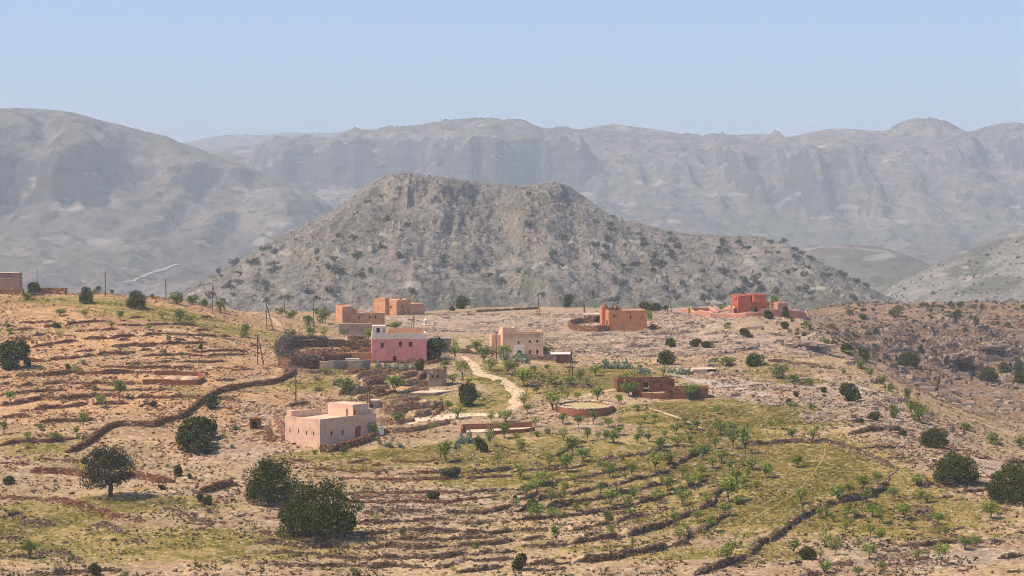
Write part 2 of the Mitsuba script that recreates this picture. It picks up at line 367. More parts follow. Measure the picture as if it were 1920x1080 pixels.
# ------------------------------------------------------------------ stone walls and terraces
# each: (crop origin x, y, zoom, points, height, look); looks: t terrace wall, f free-standing wall, k natural rock ledge
C1, C2, C3, C4 = (0, 500, 4), (480, 500, 4), (960, 500, 4), (1440, 500, 4)
Z5 = 480 / 1672.0
C5, C6, C7, C8 = (0, 770, 1 / Z5), (480, 770, 1 / Z5), (960, 770, 1 / Z5), (1440, 770, 1 / Z5)
P1 = (0, 0, 1)
R5 = (500, 660, 5.333)
WALLS = [
 (P1, [(125,850),(158,838),(178,822),(201,806),(235,798),(287,800),(310,792),(339,784),(370,762),(390,748),(412,738),(437,731),(462,725),(480,723),(510,720),(537,710),(553,698)], 1.25, 'f'),
 (C5, [(198,405),(300,408),(400,412),(520,430),(620,445),(760,450),(880,435),(960,450),(1050,468),(1135,472)], 1.25, 'f'),
 (C5, [(1280,545),(1350,535),(1440,510),(1540,485)], 1.35, 'f'),
 (C5, [(0,570),(120,568),(260,570),(370,575),(480,610),(560,620),(680,655),(760,690),(860,710),(965,722)], .8, 'r'),
 (C5, [(1080,635),(1180,660),(1300,705),(1400,745)], .8, 'r'), (C5, [(635,738),(720,755),(800,795)], .8, 'r'),
 (C5, [(0,695),(130,665)], .7, 't'), (C5, [(140,685),(260,735),(370,755)], .8, 'r'), (C5, [(0,835),(175,828)], .5, 'r'),
 (C5, [(840,845),(960,858)], .6, 'r'), (C5, [(0,960),(200,940),(390,915)], .6, 'r'), (C5, [(110,1079),(300,1062),(560,1050),(800,1040)], .6, 'r'), (C5, [(415,905),(470,945),(560,1000)], .5, 'r'),
 (C5, [(0,45),(210,40)], .9, 't'), (C5, [(255,75),(360,70),(520,68),(620,55)], .9, 't'), (C5, [(0,228),(160,208),(290,208),(380,192),(500,180)], 1.0, 't'),
 (C1, [(230,605),(330,590),(430,575),(580,560)], .9, 't'), (C1, [(810,540),(900,535),(1000,520)], 1.0, 't'), (C1, [(1060,520),(1210,505)], .8, 't'), (C1, [(560,485),(640,480)], .8, 't'), (C1, [(240,520),(340,505)], .7, 't'),
 (C1, [(830,605),(950,598),(1060,595),(1180,580)], 1.0, 't'), (C1, [(720,665),(800,655),(920,652),(1005,640)], 1.0, 't'), (C1, [(1040,635),(1120,625)], .7, 't'),
 (C1, [(350,710),(430,690),(530,688),(610,675)], .9, 't'), (C1, [(120,820),(250,818),(390,815),(540,795)], 1.2, 't'), (C1, [(660,805),(760,808),(880,800),(1000,795)], 1.1, 't'),
 (C1, [(0,885),(70,875)], 1.0, 't'), (C1, [(0,835),(70,825)], .9, 't'), (C1, [(130,905),(270,890)], .9, 't'), (C1, [(330,885),(500,875)], .9, 't'), (C1, [(580,915),(700,900)], .6, 't'),
 (C1, [(60,1030),(200,1015),(320,990),(450,1000),(600,985),(760,970)], 1.3, 't'), (C1, [(0,1045),(60,1020)], 1.0, 't'),
 (C1, [(240,1075),(420,1055),(560,1045),(650,1030)], 1.0, 't'), (C1, [(690,1035),(800,1030),(960,1030)], 1.0, 't'), (C1, [(930,985),(1050,985),(1200,985),(1400,975),(1560,990)], .9, 'r'),
 (C1, [(1060,1035),(1180,1030)], .9, 't'), (C1, [(1280,755),(1450,755)], .6, 't'), (C1, [(1550,670),(1700,660),(1860,660)], .7, 't'), (C1, [(1360,720),(1520,715),(1700,710)], .7, 't'),
 (C1, [(750,760),(880,755)], .7, 't'), (C1, [(780,845),(890,840)], .7, 't'), (C1, [(1090,735),(1150,730)], .6, 't'), (C1, [(940,745),(1050,735)], .9, 't'), (C1, [(1300,570),(1390,560)], .7, 't'),
 (C1, [(480,440),(620,420),(800,405)], .8, 't'), (C1, [(750,475),(880,470)], .7, 't'), (C1, [(100,480),(260,465)], .7, 't'), (C1, [(330,445),(420,440)], .7, 't'), (C1, [(1080,440),(1180,435),(1280,430)], .7, 't'),
 (C1, [(1470,485),(1570,475)], .7, 't'), (C1, [(1500,385),(1570,375)], .6, 't'), (C1, [(1640,525),(1710,520)], .7, 't'), (C1, [(880,555),(970,550)], .7, 't'), (C1, [(440,630),(500,628)], .6, 't'),
 (C1, [(960,385),(1080,378)], .5, 't'), (C1, [(70,540),(230,545)], .9, 't'), (C1, [(1590,755),(1890,770)], .5, 't'), (C1, [(1380,615),(1450,612)], .6, 't'), (C1, [(1860,595),(1920,590)], .7, 't'),
 (C1, [(1180,720),(1290,715)], .6, 't'), (C1, [(890,690),(960,682)], .5, 't'), (C1, [(1620,850),(1780,848)], .6, 't'), (C1, [(1260,690),(1350,700)], .5, 't'), (C1, [(1730,775),(1880,768)], .5, 't'),
 (C6, [(0,860),(130,860),(260,885),(400,890),(560,895),(620,905)], 1.0, 'd'), (C6, [(640,900),(760,905),(900,890),(1030,905),(1240,900)], 1.0, 'd'), (C6, [(600,815),(720,812),(860,800)], 1.0, 'd'),
 (C6, [(960,790),(1080,800),(1190,800),(1340,800)], 1.0, 'd'), (C6, [(680,970),(800,970),(1000,965),(1150,970),(1280,955),(1390,950)], .95, 'd'), (C6, [(650,1015),(760,1025),(920,1020)], .9, 'd'),
 (C6, [(1150,1025),(1230,1025),(1320,1015)], .9, 'd'), (C6, [(1310,1060),(1450,1045),(1610,1020)], .9, 'd'), (C6, [(990,720),(1100,715),(1290,715)], .9, 'd'), (C6, [(1330,740),(1450,745),(1560,720)], .8, 'd'),
 (C6, [(1330,830),(1450,825),(1560,800),(1672,790)], 1.1, 'd'), (C6, [(700,660),(790,662),(850,655)], .7, 'd'), (C6, [(1170,665),(1300,670),(1440,670),(1560,655),(1672,640)], .9, 'd'),
 (C6, [(1000,410),(1100,415),(1195,410)], .8, 'd'), (C6, [(1390,412),(1480,412),(1560,400),(1672,385)], 1.0, 'd'), (C6, [(760,360),(840,355)], .9, 'd'), (C6, [(340,425),(450,430)], .5, 'd'),
 (C6, [(540,440),(650,440),(760,450)], .5, 'd'), (C6, [(870,450),(1000,460)], .6, 'd'), (C6, [(1380,540),(1490,530),(1580,525),(1672,520)], .7, 'd'), (C6, [(1560,930),(1672,912)], .8, 'd'),
 (C6, [(120,920),(260,930),(430,925)], .5, 'r'), (C6, [(700,745),(850,722)], .6, 'r'), (C6, [(1470,575),(1600,560)], .5, 'd'), (C6, [(350,330),(190,325)], .6, 'r'), (C6, [(600,345),(740,325)], .6, 'd'),
 (C6, [(650,590),(760,560)], .5, 'r'), (C6, [(880,640),(1010,648)], .5, 'd'), (C6, [(880,330),(1050,335),(1200,328)], .5, 'd'), (C6, [(1050,560),(1180,590)], .4, 'r'),
 (C7, [(0,520),(80,515),(150,500)], .9, 'd'), (C7, [(0,660),(90,640),(180,590),(340,575)], 1.0, 'd'), (C7, [(370,555),(450,545),(530,525)], .9, 'd'),
 (C7, [(200,640),(320,625),(440,605),(600,570),(680,550),(770,535),(860,505),(985,485)], 1.25, 'd'), (C7, [(985,480),(1070,460),(1120,440)], 1.0, 'd'), (C7, [(0,725),(110,715),(225,700)], 1.0, 'd'),
 (C7, [(0,790),(120,785),(240,780)], .8, 'd'), (C7, [(340,790),(420,790),(515,770)], 1.0, 'd'), (C7, [(740,825),(850,795),(980,755),(1100,705),(1210,665)], 1.3, 'd'),
 (C7, [(1210,650),(1300,605),(1310,560),(1350,530),(1385,490)], 1.2, 'd'), (C7, [(645,490),(760,470),(880,440)], 1.0, 'd'), (C7, [(800,610),(900,590),(975,560)], 1.0, 'd'),
 (C7, [(1020,390),(1080,345),(1150,305),(1220,275)], 1.1, 'd'), (C7, [(120,1010),(300,1000),(500,985),(650,970),(750,945),(900,920),(1000,890)], 1.35, 'd'),
 (C7, [(1000,890),(1100,870),(1130,820),(1230,790),(1330,720),(1420,660)], 1.0, 'd'), (C7, [(1170,1078),(1260,1055),(1330,1025),(1450,985),(1540,945),(1590,890),(1672,845)], 1.15, 'd'),
 (C8, [(0,855),(80,800),(180,715),(270,670),(350,635),(440,605)], 1.2, 'd'), (C8, [(455,600),(560,585),(640,560),(720,530),(780,500)], 1.6, 'd'), (C8, [(780,490),(830,440),(862,395)], 1.2, 'd'),
 (C7, [(1500,225),(1600,225),(1672,215)], .8, 'f'), (C8, [(0,215),(150,210),(300,212),(440,208)], .9, 'f'), (C8, [(440,205),(560,240),(680,290),(780,340),(832,382)], .45, 'r'),
 (C7, [(1510,375),(1525,345),(1530,315)], .9, 'd'), (C7, [(470,840),(560,830)], .6, 'd'), (C7, [(60,880),(200,890),(370,880)], .8, 'd'), (C7, [(270,300),(340,260),(400,215),(490,205)], .9, 'd'),
 (C7, [(140,1050),(250,1040),(350,1030)], .5, 'd'), (C7, [(500,675),(620,665),(720,690),(880,660)], .5, 'r'), (C7, [(1080,640),(940,655)], .4, 'r'), (C7, [(120,345),(200,360)], .5, 'd'), (C7, [(560,330),(640,300),(700,310)], .5, 'r'),
 (C7, [(250,465),(310,460)], .6, 'd'), (C7, [(400,470),(520,460)], .5, 'd'), (C7, [(1160,520),(1250,500)], .6, 'd'), (C7, [(60,845),(230,830)], .5, 'r'),
 (C8, [(520,155),(600,140),(700,130),(850,130),(965,130)], 1.1, 'd'), (C8, [(630,250),(760,245),(885,240)], .8, 'd'), (C8, [(770,315),(880,310)], .5, 'd'), (C8, [(940,490),(1060,490),(1200,485),(1420,475)], .7, 'd'),
 (C8, [(1230,530),(1370,525),(1470,520)], .7, 'd'), (C8, [(850,560),(950,565),(1070,555)], .5, 'd'), (C8, [(1110,565),(1200,560)], .7, 'd'), (C8, [(1220,580),(1300,580)], .6, 'd'), (C8, [(1390,575),(1540,580)], .7, 'd'),
 (C8, [(1560,615),(1672,620)], .7, 'd'), (C8, [(825,682),(865,682)], 1.0, 'd'), (C8, [(930,670),(1070,655)], .8, 'd'), (C8, [(560,697),(632,690)], 1.1, 'd'), (C8, [(860,885),(960,885),(1100,870),(1220,865)], 1.0, 'd'),
 (C8, [(1260,865),(1340,865)], .7, 'd'), (C8, [(1370,865),(1540,860)], .6, 'd'), (C8, [(650,870),(720,880),(780,890)], .6, 'd'), (C8, [(1490,965),(1580,955),(1672,945)], .9, 'd'), (C8, [(1560,1055),(1640,1050)], .6, 'd'),
 (C8, [(1210,770),(1290,765)], .6, 'd'), (C8, [(140,1005),(210,990)], .9, 'd'), (C8, [(200,1075),(330,1070)], .8, 'd'), (C8, [(780,915),(860,910)], .5, 'd'), (C8, [(750,970),(810,970)], .7, 'd'),
 (C8, [(870,1005),(920,980)], .7, 'd'), (C8, [(1230,1045),(1300,1040)], .6, 'd'), (C8, [(700,1010),(790,1010)], .5, 'd'), (C8, [(400,1000),(560,1010)], .7, 'd'), (C8, [(1360,310),(1500,325)], .7, 'd'),
 (C8, [(1540,335),(1672,335)], .7, 'd'), (C8, [(900,330),(980,350)], .8, 'd'), (C8, [(1040,640),(1120,760)], .3, 'r'), (C8, [(1520,640),(1600,655)], .4, 'd'),
 (C3, [(530,520),(600,520),(700,515),(800,520)], .7, 'k'), (C3, [(1000,520),(1100,515),(1200,510),(1400,495)], 1.0, 'k'), (C3, [(1440,515),(1560,505),(1690,515)], .8, 'k'), (C3, [(890,680),(1000,680),(1090,670)], .9, 'k'),
 (C3, [(1215,680),(1350,680)], 1.0, 'k'), (C3, [(1370,660),(1500,670),(1700,640),(1840,630)], .8, 'k'), (C3, [(600,655),(680,655),(750,635)], .8, 'k'), (C3, [(830,610),(960,605),(1080,600)], 1.2, 'k'),
 (C3, [(1450,755),(1520,745)], .8, 'k'), (C3, [(1740,465),(1870,460)], .6, 'k'), (C3, [(860,590),(1000,575),(1080,570)], 1.0, 'k'), (C3, [(1240,600),(1330,590)], .7, 'k'), (C3, [(1560,700),(1680,690)], .6, 'k'),
 (C3, [(0,330),(100,322),(195,316)], .9, 'f'), (C3, [(290,880),(400,890),(500,905),(590,915)], .8, 't'), (C3, [(130,870),(220,880)], .6, 't'), (C3, [(1040,455),(1130,470)], .8, 'f'),
 (C2, [(1390,355),(1500,357),(1630,350)], .7, 't'), (C2, [(1640,345),(1750,336),(1920,330)], .9, 'f'), (C2, [(1640,297),(1800,297)], .6, 't'),
 (C4, [(0,720),(150,720),(300,735),(400,755),(500,770)], .8, 't'), (C4, [(150,570),(260,592)], 1.8, 'k'), (C4, [(250,632),(330,632),(400,610)], 2.2, 'k'), (C4, [(20,575),(90,570)], 1.2, 'k'),
 (C4, [(560,730),(660,735)], 1.3, 'k'), (C4, [(725,865),(820,875)], 1.4, 'k'), (C4, [(720,965),(850,945)], .9, 'k'), (C4, [(330,990),(500,1020)], .6, 'k'), (C4, [(1235,965),(1262,900),(1275,850),(1280,805)], .9, 'f'),
 (C4, [(840,1010),(930,1015),(1010,1000)], 1.2, 'k'), (C4, [(620,680),(720,700)], .6, 'k'), (C4, [(330,540),(395,560)], 2.2, 'k'), (C4, [(1700,985),(1860,985)], .6, 'k'), (C4, [(100,640),(180,660)], .8, 'k'),
 # the ruined yards and gardens under the pink house
 (R5, [(160,200),(300,198),(420,212),(540,200)], 1.0, 'm'), (R5, [(560,218),(690,222)], .7, 'm'), (R5, [(800,225),(870,235),(950,225)], 1.2, 'r'), (R5, [(890,290),(990,265),(1100,245),(1250,232)], 1.5, 'm'), (R5, [(1330,278),(1420,250),(1500,222)], 1.3, 'm'),
 (R5, [(860,430),(930,415),(1040,385)], 1.6, 'm'), (R5, [(1040,432),(1110,432),(1215,425)], 1.7, 'f'), (R5, [(950,360),(1040,352),(1130,345),(1215,335)], 1.4, 'f'), (R5, [(1080,445),(1170,425),(1270,388)], .6, 'r'),
 (R5, [(1370,355),(1480,345),(1610,335)], 1.6, 'm'), (R5, [(1500,300),(1560,265),(1605,235)], 1.5, 'f'), (R5, [(590,470),(650,475),(720,485),(900,485)], 1.6, 'r'), (R5, [(1150,612),(1250,618),(1400,605),(1640,590)], 2.1, 'm'), (R5, [(1640,588),(1700,560),(1740,540)], 1.6, 'm'),
 (R5, [(1230,542),(1400,540),(1540,522)], 1.3, 'm'), (R5, [(1465,648),(1560,640),(1640,624)], 1.4, 'm'), (R5, [(1110,700),(1190,712),(1270,722)], 1.3, 'm'), (R5, [(1165,795),(1330,798),(1500,785),(1650,748),(1820,715)], 1.0, 'm'),
 (R5, [(170,545),(270,528),(410,505)], .7, 'r'), (R5, [(100,700),(170,770),(180,880)], 1.6, 'm'), (R5, [(0,770),(60,830),(90,880)], 1.2, 'r'), (R5, [(1290,120),(1420,110),(1560,120),(1730,90)], 1.3, 'r'), (R5, [(1600,190),(1700,180),(1780,195)], .9, 'r'),
 (C2, [(680,545),(830,545)], 1.3, 'm'), (C2, [(1380,640),(1500,645),(1640,655)], 1.2, 'f'), (C2, [(1650,655),(1780,660),(1880,670)], 1.2, 'f'), (C3, [(0,690),(100,690),(190,700),(350,705)], 1.3, 'f'),
 # rock bands of the gorge
 (C4, [(1150,600),(1300,612),(1440,602)], 2.6, 'k'), (C4, [(1160,662),(1300,668),(1440,645)], 2.6, 'k'), (C4, [(1170,722),(1290,728),(1400,722)], 2.4, 'k'), (C4, [(1560,600),(1700,642),(1900,645)], 3.0, 'k'), (C4, [(1560,690),(1740,700),(1900,700)], 2.4, 'k'), (C4, [(840,560),(920,572),(990,575)], 2.2, 'k'),
 (C4, [(880,640),(980,655),(1080,655)], 2.0, 'k'), (C4, [(700,522),(770,545),(830,565)], 1.8, 'k'), (C4, [(1000,520),(1080,525),(1140,520)], 2.0, 'k'), (C4, [(1480,540),(1600,560),(1700,560)], 1.8, 'k'), (C4, [(420,500),(500,520),(560,545)], 1.4, 'k'), (C4, [(1200,470),(1320,480),(1420,500)], 1.6, 'k'),
 # the long terrace lines that join the stretches above
 (C7, [(225,700),(400,690),(600,660),(800,612)], .75, 'd'), (C7, [(515,770),(640,745),(760,705),(900,690)], .7, 'd'), (C7, [(530,525),(600,505),(645,490)], .8, 'd'), (C7, [(880,440),(960,415),(1020,390)], .9, 'd'), (C7, [(975,560),(1060,540),(1160,505),(1260,450)], .8, 'd'),
 (C7, [(150,500),(260,470),(400,450),(560,420),(700,390),(800,360)], .7, 'd'), (C7, [(370,880),(560,840),(700,825),(740,825)], .8, 'd'), (C7, [(0,1016),(60,1014),(120,1010)], .9, 'd'), (C7, [(0,400),(160,385),(330,380),(480,360)], .6, 'd'), (C7, [(700,300),(860,285),(1000,240),(1120,230)], .6, 'd'), (C7, [(0,600),(90,590),(180,575)], .6, 'd'),
 (C6, [(1240,900),(1400,885),(1560,870),(1672,850)], .9, 'd'), (C6, [(860,800),(910,795),(960,790)], .9, 'd'), (C6, [(1390,950),(1480,940),(1560,930)], .8, 'd'), (C6, [(920,1020),(1040,1024),(1150,1025)], .8, 'd'), (C6, [(850,655),(1000,660),(1170,665)], .7, 'd'), (C6, [(300,720),(600,730),(740,725),(990,720)], .6, 'd'),
 (C6, [(1195,410),(1290,411),(1390,412)], .7, 'd'), (C6, [(760,450),(1000,455),(1200,450),(1500,440),(1672,430)], .6, 'd'), (C6, [(340,560),(600,545),(900,540),(1380,540)], .5, 'd'), (C6, [(0,1000),(200,1010),(420,1015),(650,1015)], .7, 'd'), (C6, [(560,600),(900,600),(1200,600),(1470,575)], .6, 'd'),
 (C6, [(900,860),(1200,850),(1560,845)], .7, 'd'), (C6, [(400,960),(540,966),(680,970)], .8, 'd'), (C6, [(1280,990),(1450,985),(1672,970)], .7, 'd'), (C6, [(330,380),(560,395),(820,400)], .5, 'd'), (C6, [(0,800),(200,815),(420,820),(600,815)], .7, 'd'),
 (C1, [(0,700),(120,700),(350,712)], .8, 't'), (C1, [(610,675),(660,670),(720,666)], .8, 't'), (C1, [(1180,580),(1350,577),(1550,572)], .8, 't'), (C1, [(540,796),(600,800),(660,805)], .9, 't'), (C1, [(1000,795),(1150,800),(1280,812)], .8, 't'), (C1, [(500,876),(700,882),(900,880),(1020,880)], .8, 't'),
 (C1, [(760,970),(850,978),(930,985)], 1.0, 't'), (C1, [(0,960),(100,955),(300,940),(500,932)], .8, 't'), (C1, [(0,740),(80,742),(150,748)], .8, 't'), (C1, [(640,480),(700,477),(750,475)], .7, 't'), (C1, [(1210,503),(1400,515),(1640,523)], .7, 't'), (C1, [(1280,430),(1370,436),(1470,442)], .6, 't'),
 (C1, [(620,545),(710,543),(810,540)], .8, 't'), (C1, [(0,600),(100,602),(230,606)], .8, 't'), (C1, [(1060,672),(1300,662),(1550,670)], .7, 't'), (C1, [(880,756),(1080,760),(1280,756)], .7, 't'), (C1, [(1400,650),(1600,642),(1850,640)], .6, 't'), (C1, [(580,905),(800,930),(1000,930),(1300,930)], .6, 't'), (C1, [(140,425),(260,420),(420,410)], .6, 't'),
 (C1, [(560,640),(640,640),(720,632)], .6, 't'), (C1, [(0,440),(60,445),(130,450)], .6, 't'), (C1, [(880,440),(980,445),(1080,441)], .6, 't'), (C5, [(0,340),(80,345),(190,350)], .5, 't'), (C5, [(550,330),(430,320),(250,310)], .4, 'r'), (C1, [(1560,990),(1700,985),(1800,1000)], .6, 'r'),
 (R5, [(920,482),(980,480),(1040,482)], 1.4, 'm'), (R5, [(955,305),(1080,297),(1210,290)], 1.3, 'm'), (R5, [(1040,378),(1130,370),(1215,364)], 1.1, 'm'), (R5, [(1250,335),(1330,305),(1400,292)], 1.3, 'm'), (R5, [(1420,405),(1500,395),(1610,388)], 1.3, 'm'), (R5, [(1150,560),(1152,590),(1155,612)], 1.5, 'm'),
 (R5, [(1230,500),(1330,506),(1440,492)], 1.1, 'm'), (R5, [(820,172),(930,187),(1060,192)], .9, 'r'), (R5, [(1060,192),(1250,198),(1480,192)], .9, 'r'), (R5, [(700,425),(780,405),(860,392)], 1.3, 'r'), (R5, [(1640,645),(1700,600),(1740,560)], 1.2, 'r'), (R5, [(1275,722),(1380,712),(1480,700)], .8, 'm'),
]


def wallpts(src, pts):
    p = crop(*src, pts)
    return hit([a[0] for a in p], [a[1] for a in p], BASE)[:, :2]


def resample(p, step):
    seg = np.r_[0, np.cumsum(np.hypot(*np.diff(p, axis=0).T))]
    n = max(3, int(seg[-1] / step) + 1)
    s = np.linspace(0, seg[-1], n)
    if len(p) > 3:
        return np.stack([PchipInterpolator(seg, p[:, 0])(s), PchipInterpolator(seg, p[:, 1])(s)], 1), s
    return np.stack([np.interp(s, seg, p[:, 0]), np.interp(s, seg, p[:, 1])], 1), s


WALLDATA = []
for wi, (src, pts, h, look) in enumerate(WALLS):
    p, s = resample(wallpts(src, pts), 0.4)
    p = p + 0.22 * np.stack([vfbm(s / 2.5, s * 0 + wi, 2, 3), vfbm(s / 2.5, s * 0 + wi + 50, 2, 4)], 1)
    t = np.gradient(p, axis=0); t /= np.linalg.norm(t, axis=1, keepdims=True) + 1e-9
    n = np.stack([-t[:, 1], t[:, 0]], 1)
    up = np.mean(ground(*(p + 4 * n).T, BASE) - ground(*(p - 4 * n).T, BASE))
    if up < 0:
        n = -n                                            # n points uphill
    tl = 0.5 if look == 'm' else 1.6
    taper = sstep(0, tl, s) * sstep(0, tl, s[-1] - s)
    rag = {'f': 0.15, 't': 0.35, 'd': 0.45, 'r': 0.75, 'k': 0.6, 'm': 0.25}[look]
    hs = h * {'f': 0.9, 'k': 0.75, 'm': 1.0, 't': 0.82}.get(look, 0.78) * (1 - rag + rag * 1.35 * vnoise(s / 2.2, s * 0 + 3.3 * wi, 17)) * (0.35 + 0.65 * taper)
    if look in 'dr':
        hs = hs * (1 - 0.85 * sstep(0.78, 0.86, vnoise(s / 5.0, s * 0 + 9.1 * wi, 19)))
    WALLDATA.append((p, s, n, hs, h, look, taper))

# the land behind a terrace wall is filled up to its top
for (p, s, n, hs, h, look, taper) in WALLDATA:
    if look == 'f':
        continue
    i0, i1 = np.searchsorted(YS, [p[:, 1].min() - 9, p[:, 1].max() + 9])
    j0, j1 = np.searchsorted(XS, [p[:, 0].min() - 9, p[:, 0].max() + 9])
    gx, gy = GX[i0:i1, j0:j1], GY[i0:i1, j0:j1]
    d, k = cKDTree(p).query(np.stack([gx.ravel(), gy.ravel()], 1))
    q = np.stack([gx.ravel(), gy.ravel()], 1) - p[k]
    side = (q * n[k]).sum(1)
    along = np.abs((q * np.stack([-n[k][:, 1], n[k][:, 0]], 1)).sum(1))
    hh = np.minimum(hs[k], h) * taper[k] * np.exp(-np.maximum(along - 1, 0) ** 2 / 2.0)
    fill = {'m': 0.75, 't': 0.97, 'd': 0.97, 'r': 0.45, 'k': 0.9}[look]
    dz = np.where(side > -0.1, fill * hh * np.exp(-(np.maximum(side, 0) / 4.5) ** 1.4), -0.12 * hh * np.exp(side / 1.6))
    H[i0:i1, j0:j1] += dz.reshape(gx.shape)
# small natural unevenness
_near = sstep(225, 240, GY) * (1 - sstep(900, 1000, GY))
_rocky = sstep(20, 70, GX + 0.14 * (GY - 330) * 1.0) * sstep(350, 430, GY)
H += _near * (0.16 * vfbm(GX / 6, GY / 6, 3, 5) + 0.07 * vfbm(GX / 1.7, GY / 1.7, 2, 6))
_gorge = sstep(560, 600, GY) * (1 - sstep(690, 800, GY)) * sstep(95, 120, GX)
H += _rocky * (1 - sstep(560, 600, GY)) * 0.55 * np.maximum(ridged(GX / 13, GY / 7, 3, 8), -0.2) + _gorge * 2.4 * ridged(GX / 14, GY / 16, 4, 9)
# bedding of the gorge's far cliff: ledges every few metres
_q = H / 3.1 + 0.5 * vfbm(GX / 18, GY / 18, 3, 12)
_led = (np.floor(_q) + sstep(0.55, 0.95, _q - np.floor(_q)) - _q) * 3.1
H += _gorge * _led * 0.98
_cv = hit(1797, 700, BASE)[0]
_in = sstep(6.5, 3.5, np.abs(GX - _cv[0])) * sstep(_cv[1] - 3, _cv[1] + 1, GY) * sstep(_cv[1] + 17, _cv[1] + 14, GY)
H = H * (1 - _in) + np.minimum(H, _cv[2] + 0.6) * _in
_bench = sstep(400, 440, GY) * sstep(70, 90, GX - (GY - 430) * 0.05) * (1 - _gorge)
H += _bench * 0.35 * ridged(GX / 6, GY / 6, 3, 14)


def jitter_boxes(c, size, yaw, rng, jit=0.28):
    """Irregular stones: boxes with every corner moved. c (n,3), size (n,3)."""
    n = len(c)
    k = np.array([[x, y, z] for z in (-1, 1) for y in (-1, 1) for x in (-1, 1)], float) * 0.5
    v = k[None] * (1 + jit * rng.uniform(-1, 1, (n, 8, 3))) * size[:, None]
    v[:, 4:, :2] *= rng.uniform(0.6, 0.95, (n, 1, 1))
    ca, sa = np.cos(yaw)[:, None], np.sin(yaw)[:, None]
    x, y = v[..., 0] * ca - v[..., 1] * sa, v[..., 0] * sa + v[..., 1] * ca
    z = v[..., 2] + rng.uniform(-0.25, 0.25, (n, 1)) * v[..., 0] * 0.6
    v = np.stack([x, y, z], -1) + c[:, None]
    f = np.array([[0, 2, 1], [1, 2, 3], [4, 5, 6], [5, 7, 6], [0, 1, 4], [1, 5, 4], [2, 6, 3], [3, 6, 7], [0, 4, 2], [2, 4, 6], [1, 3, 5], [3, 7, 5]])
    return v.reshape(-1, 3), (f[None] + 8 * np.arange(n)[:, None, None]).reshape(-1, 3)


def join(*ms):
    V, F, o = [], [], 0
    for v, f in ms:
        V.append(np.asarray(v)); F.append(np.asarray(f) + o); o += len(v)
    return np.vstack(V), np.vstack(F)


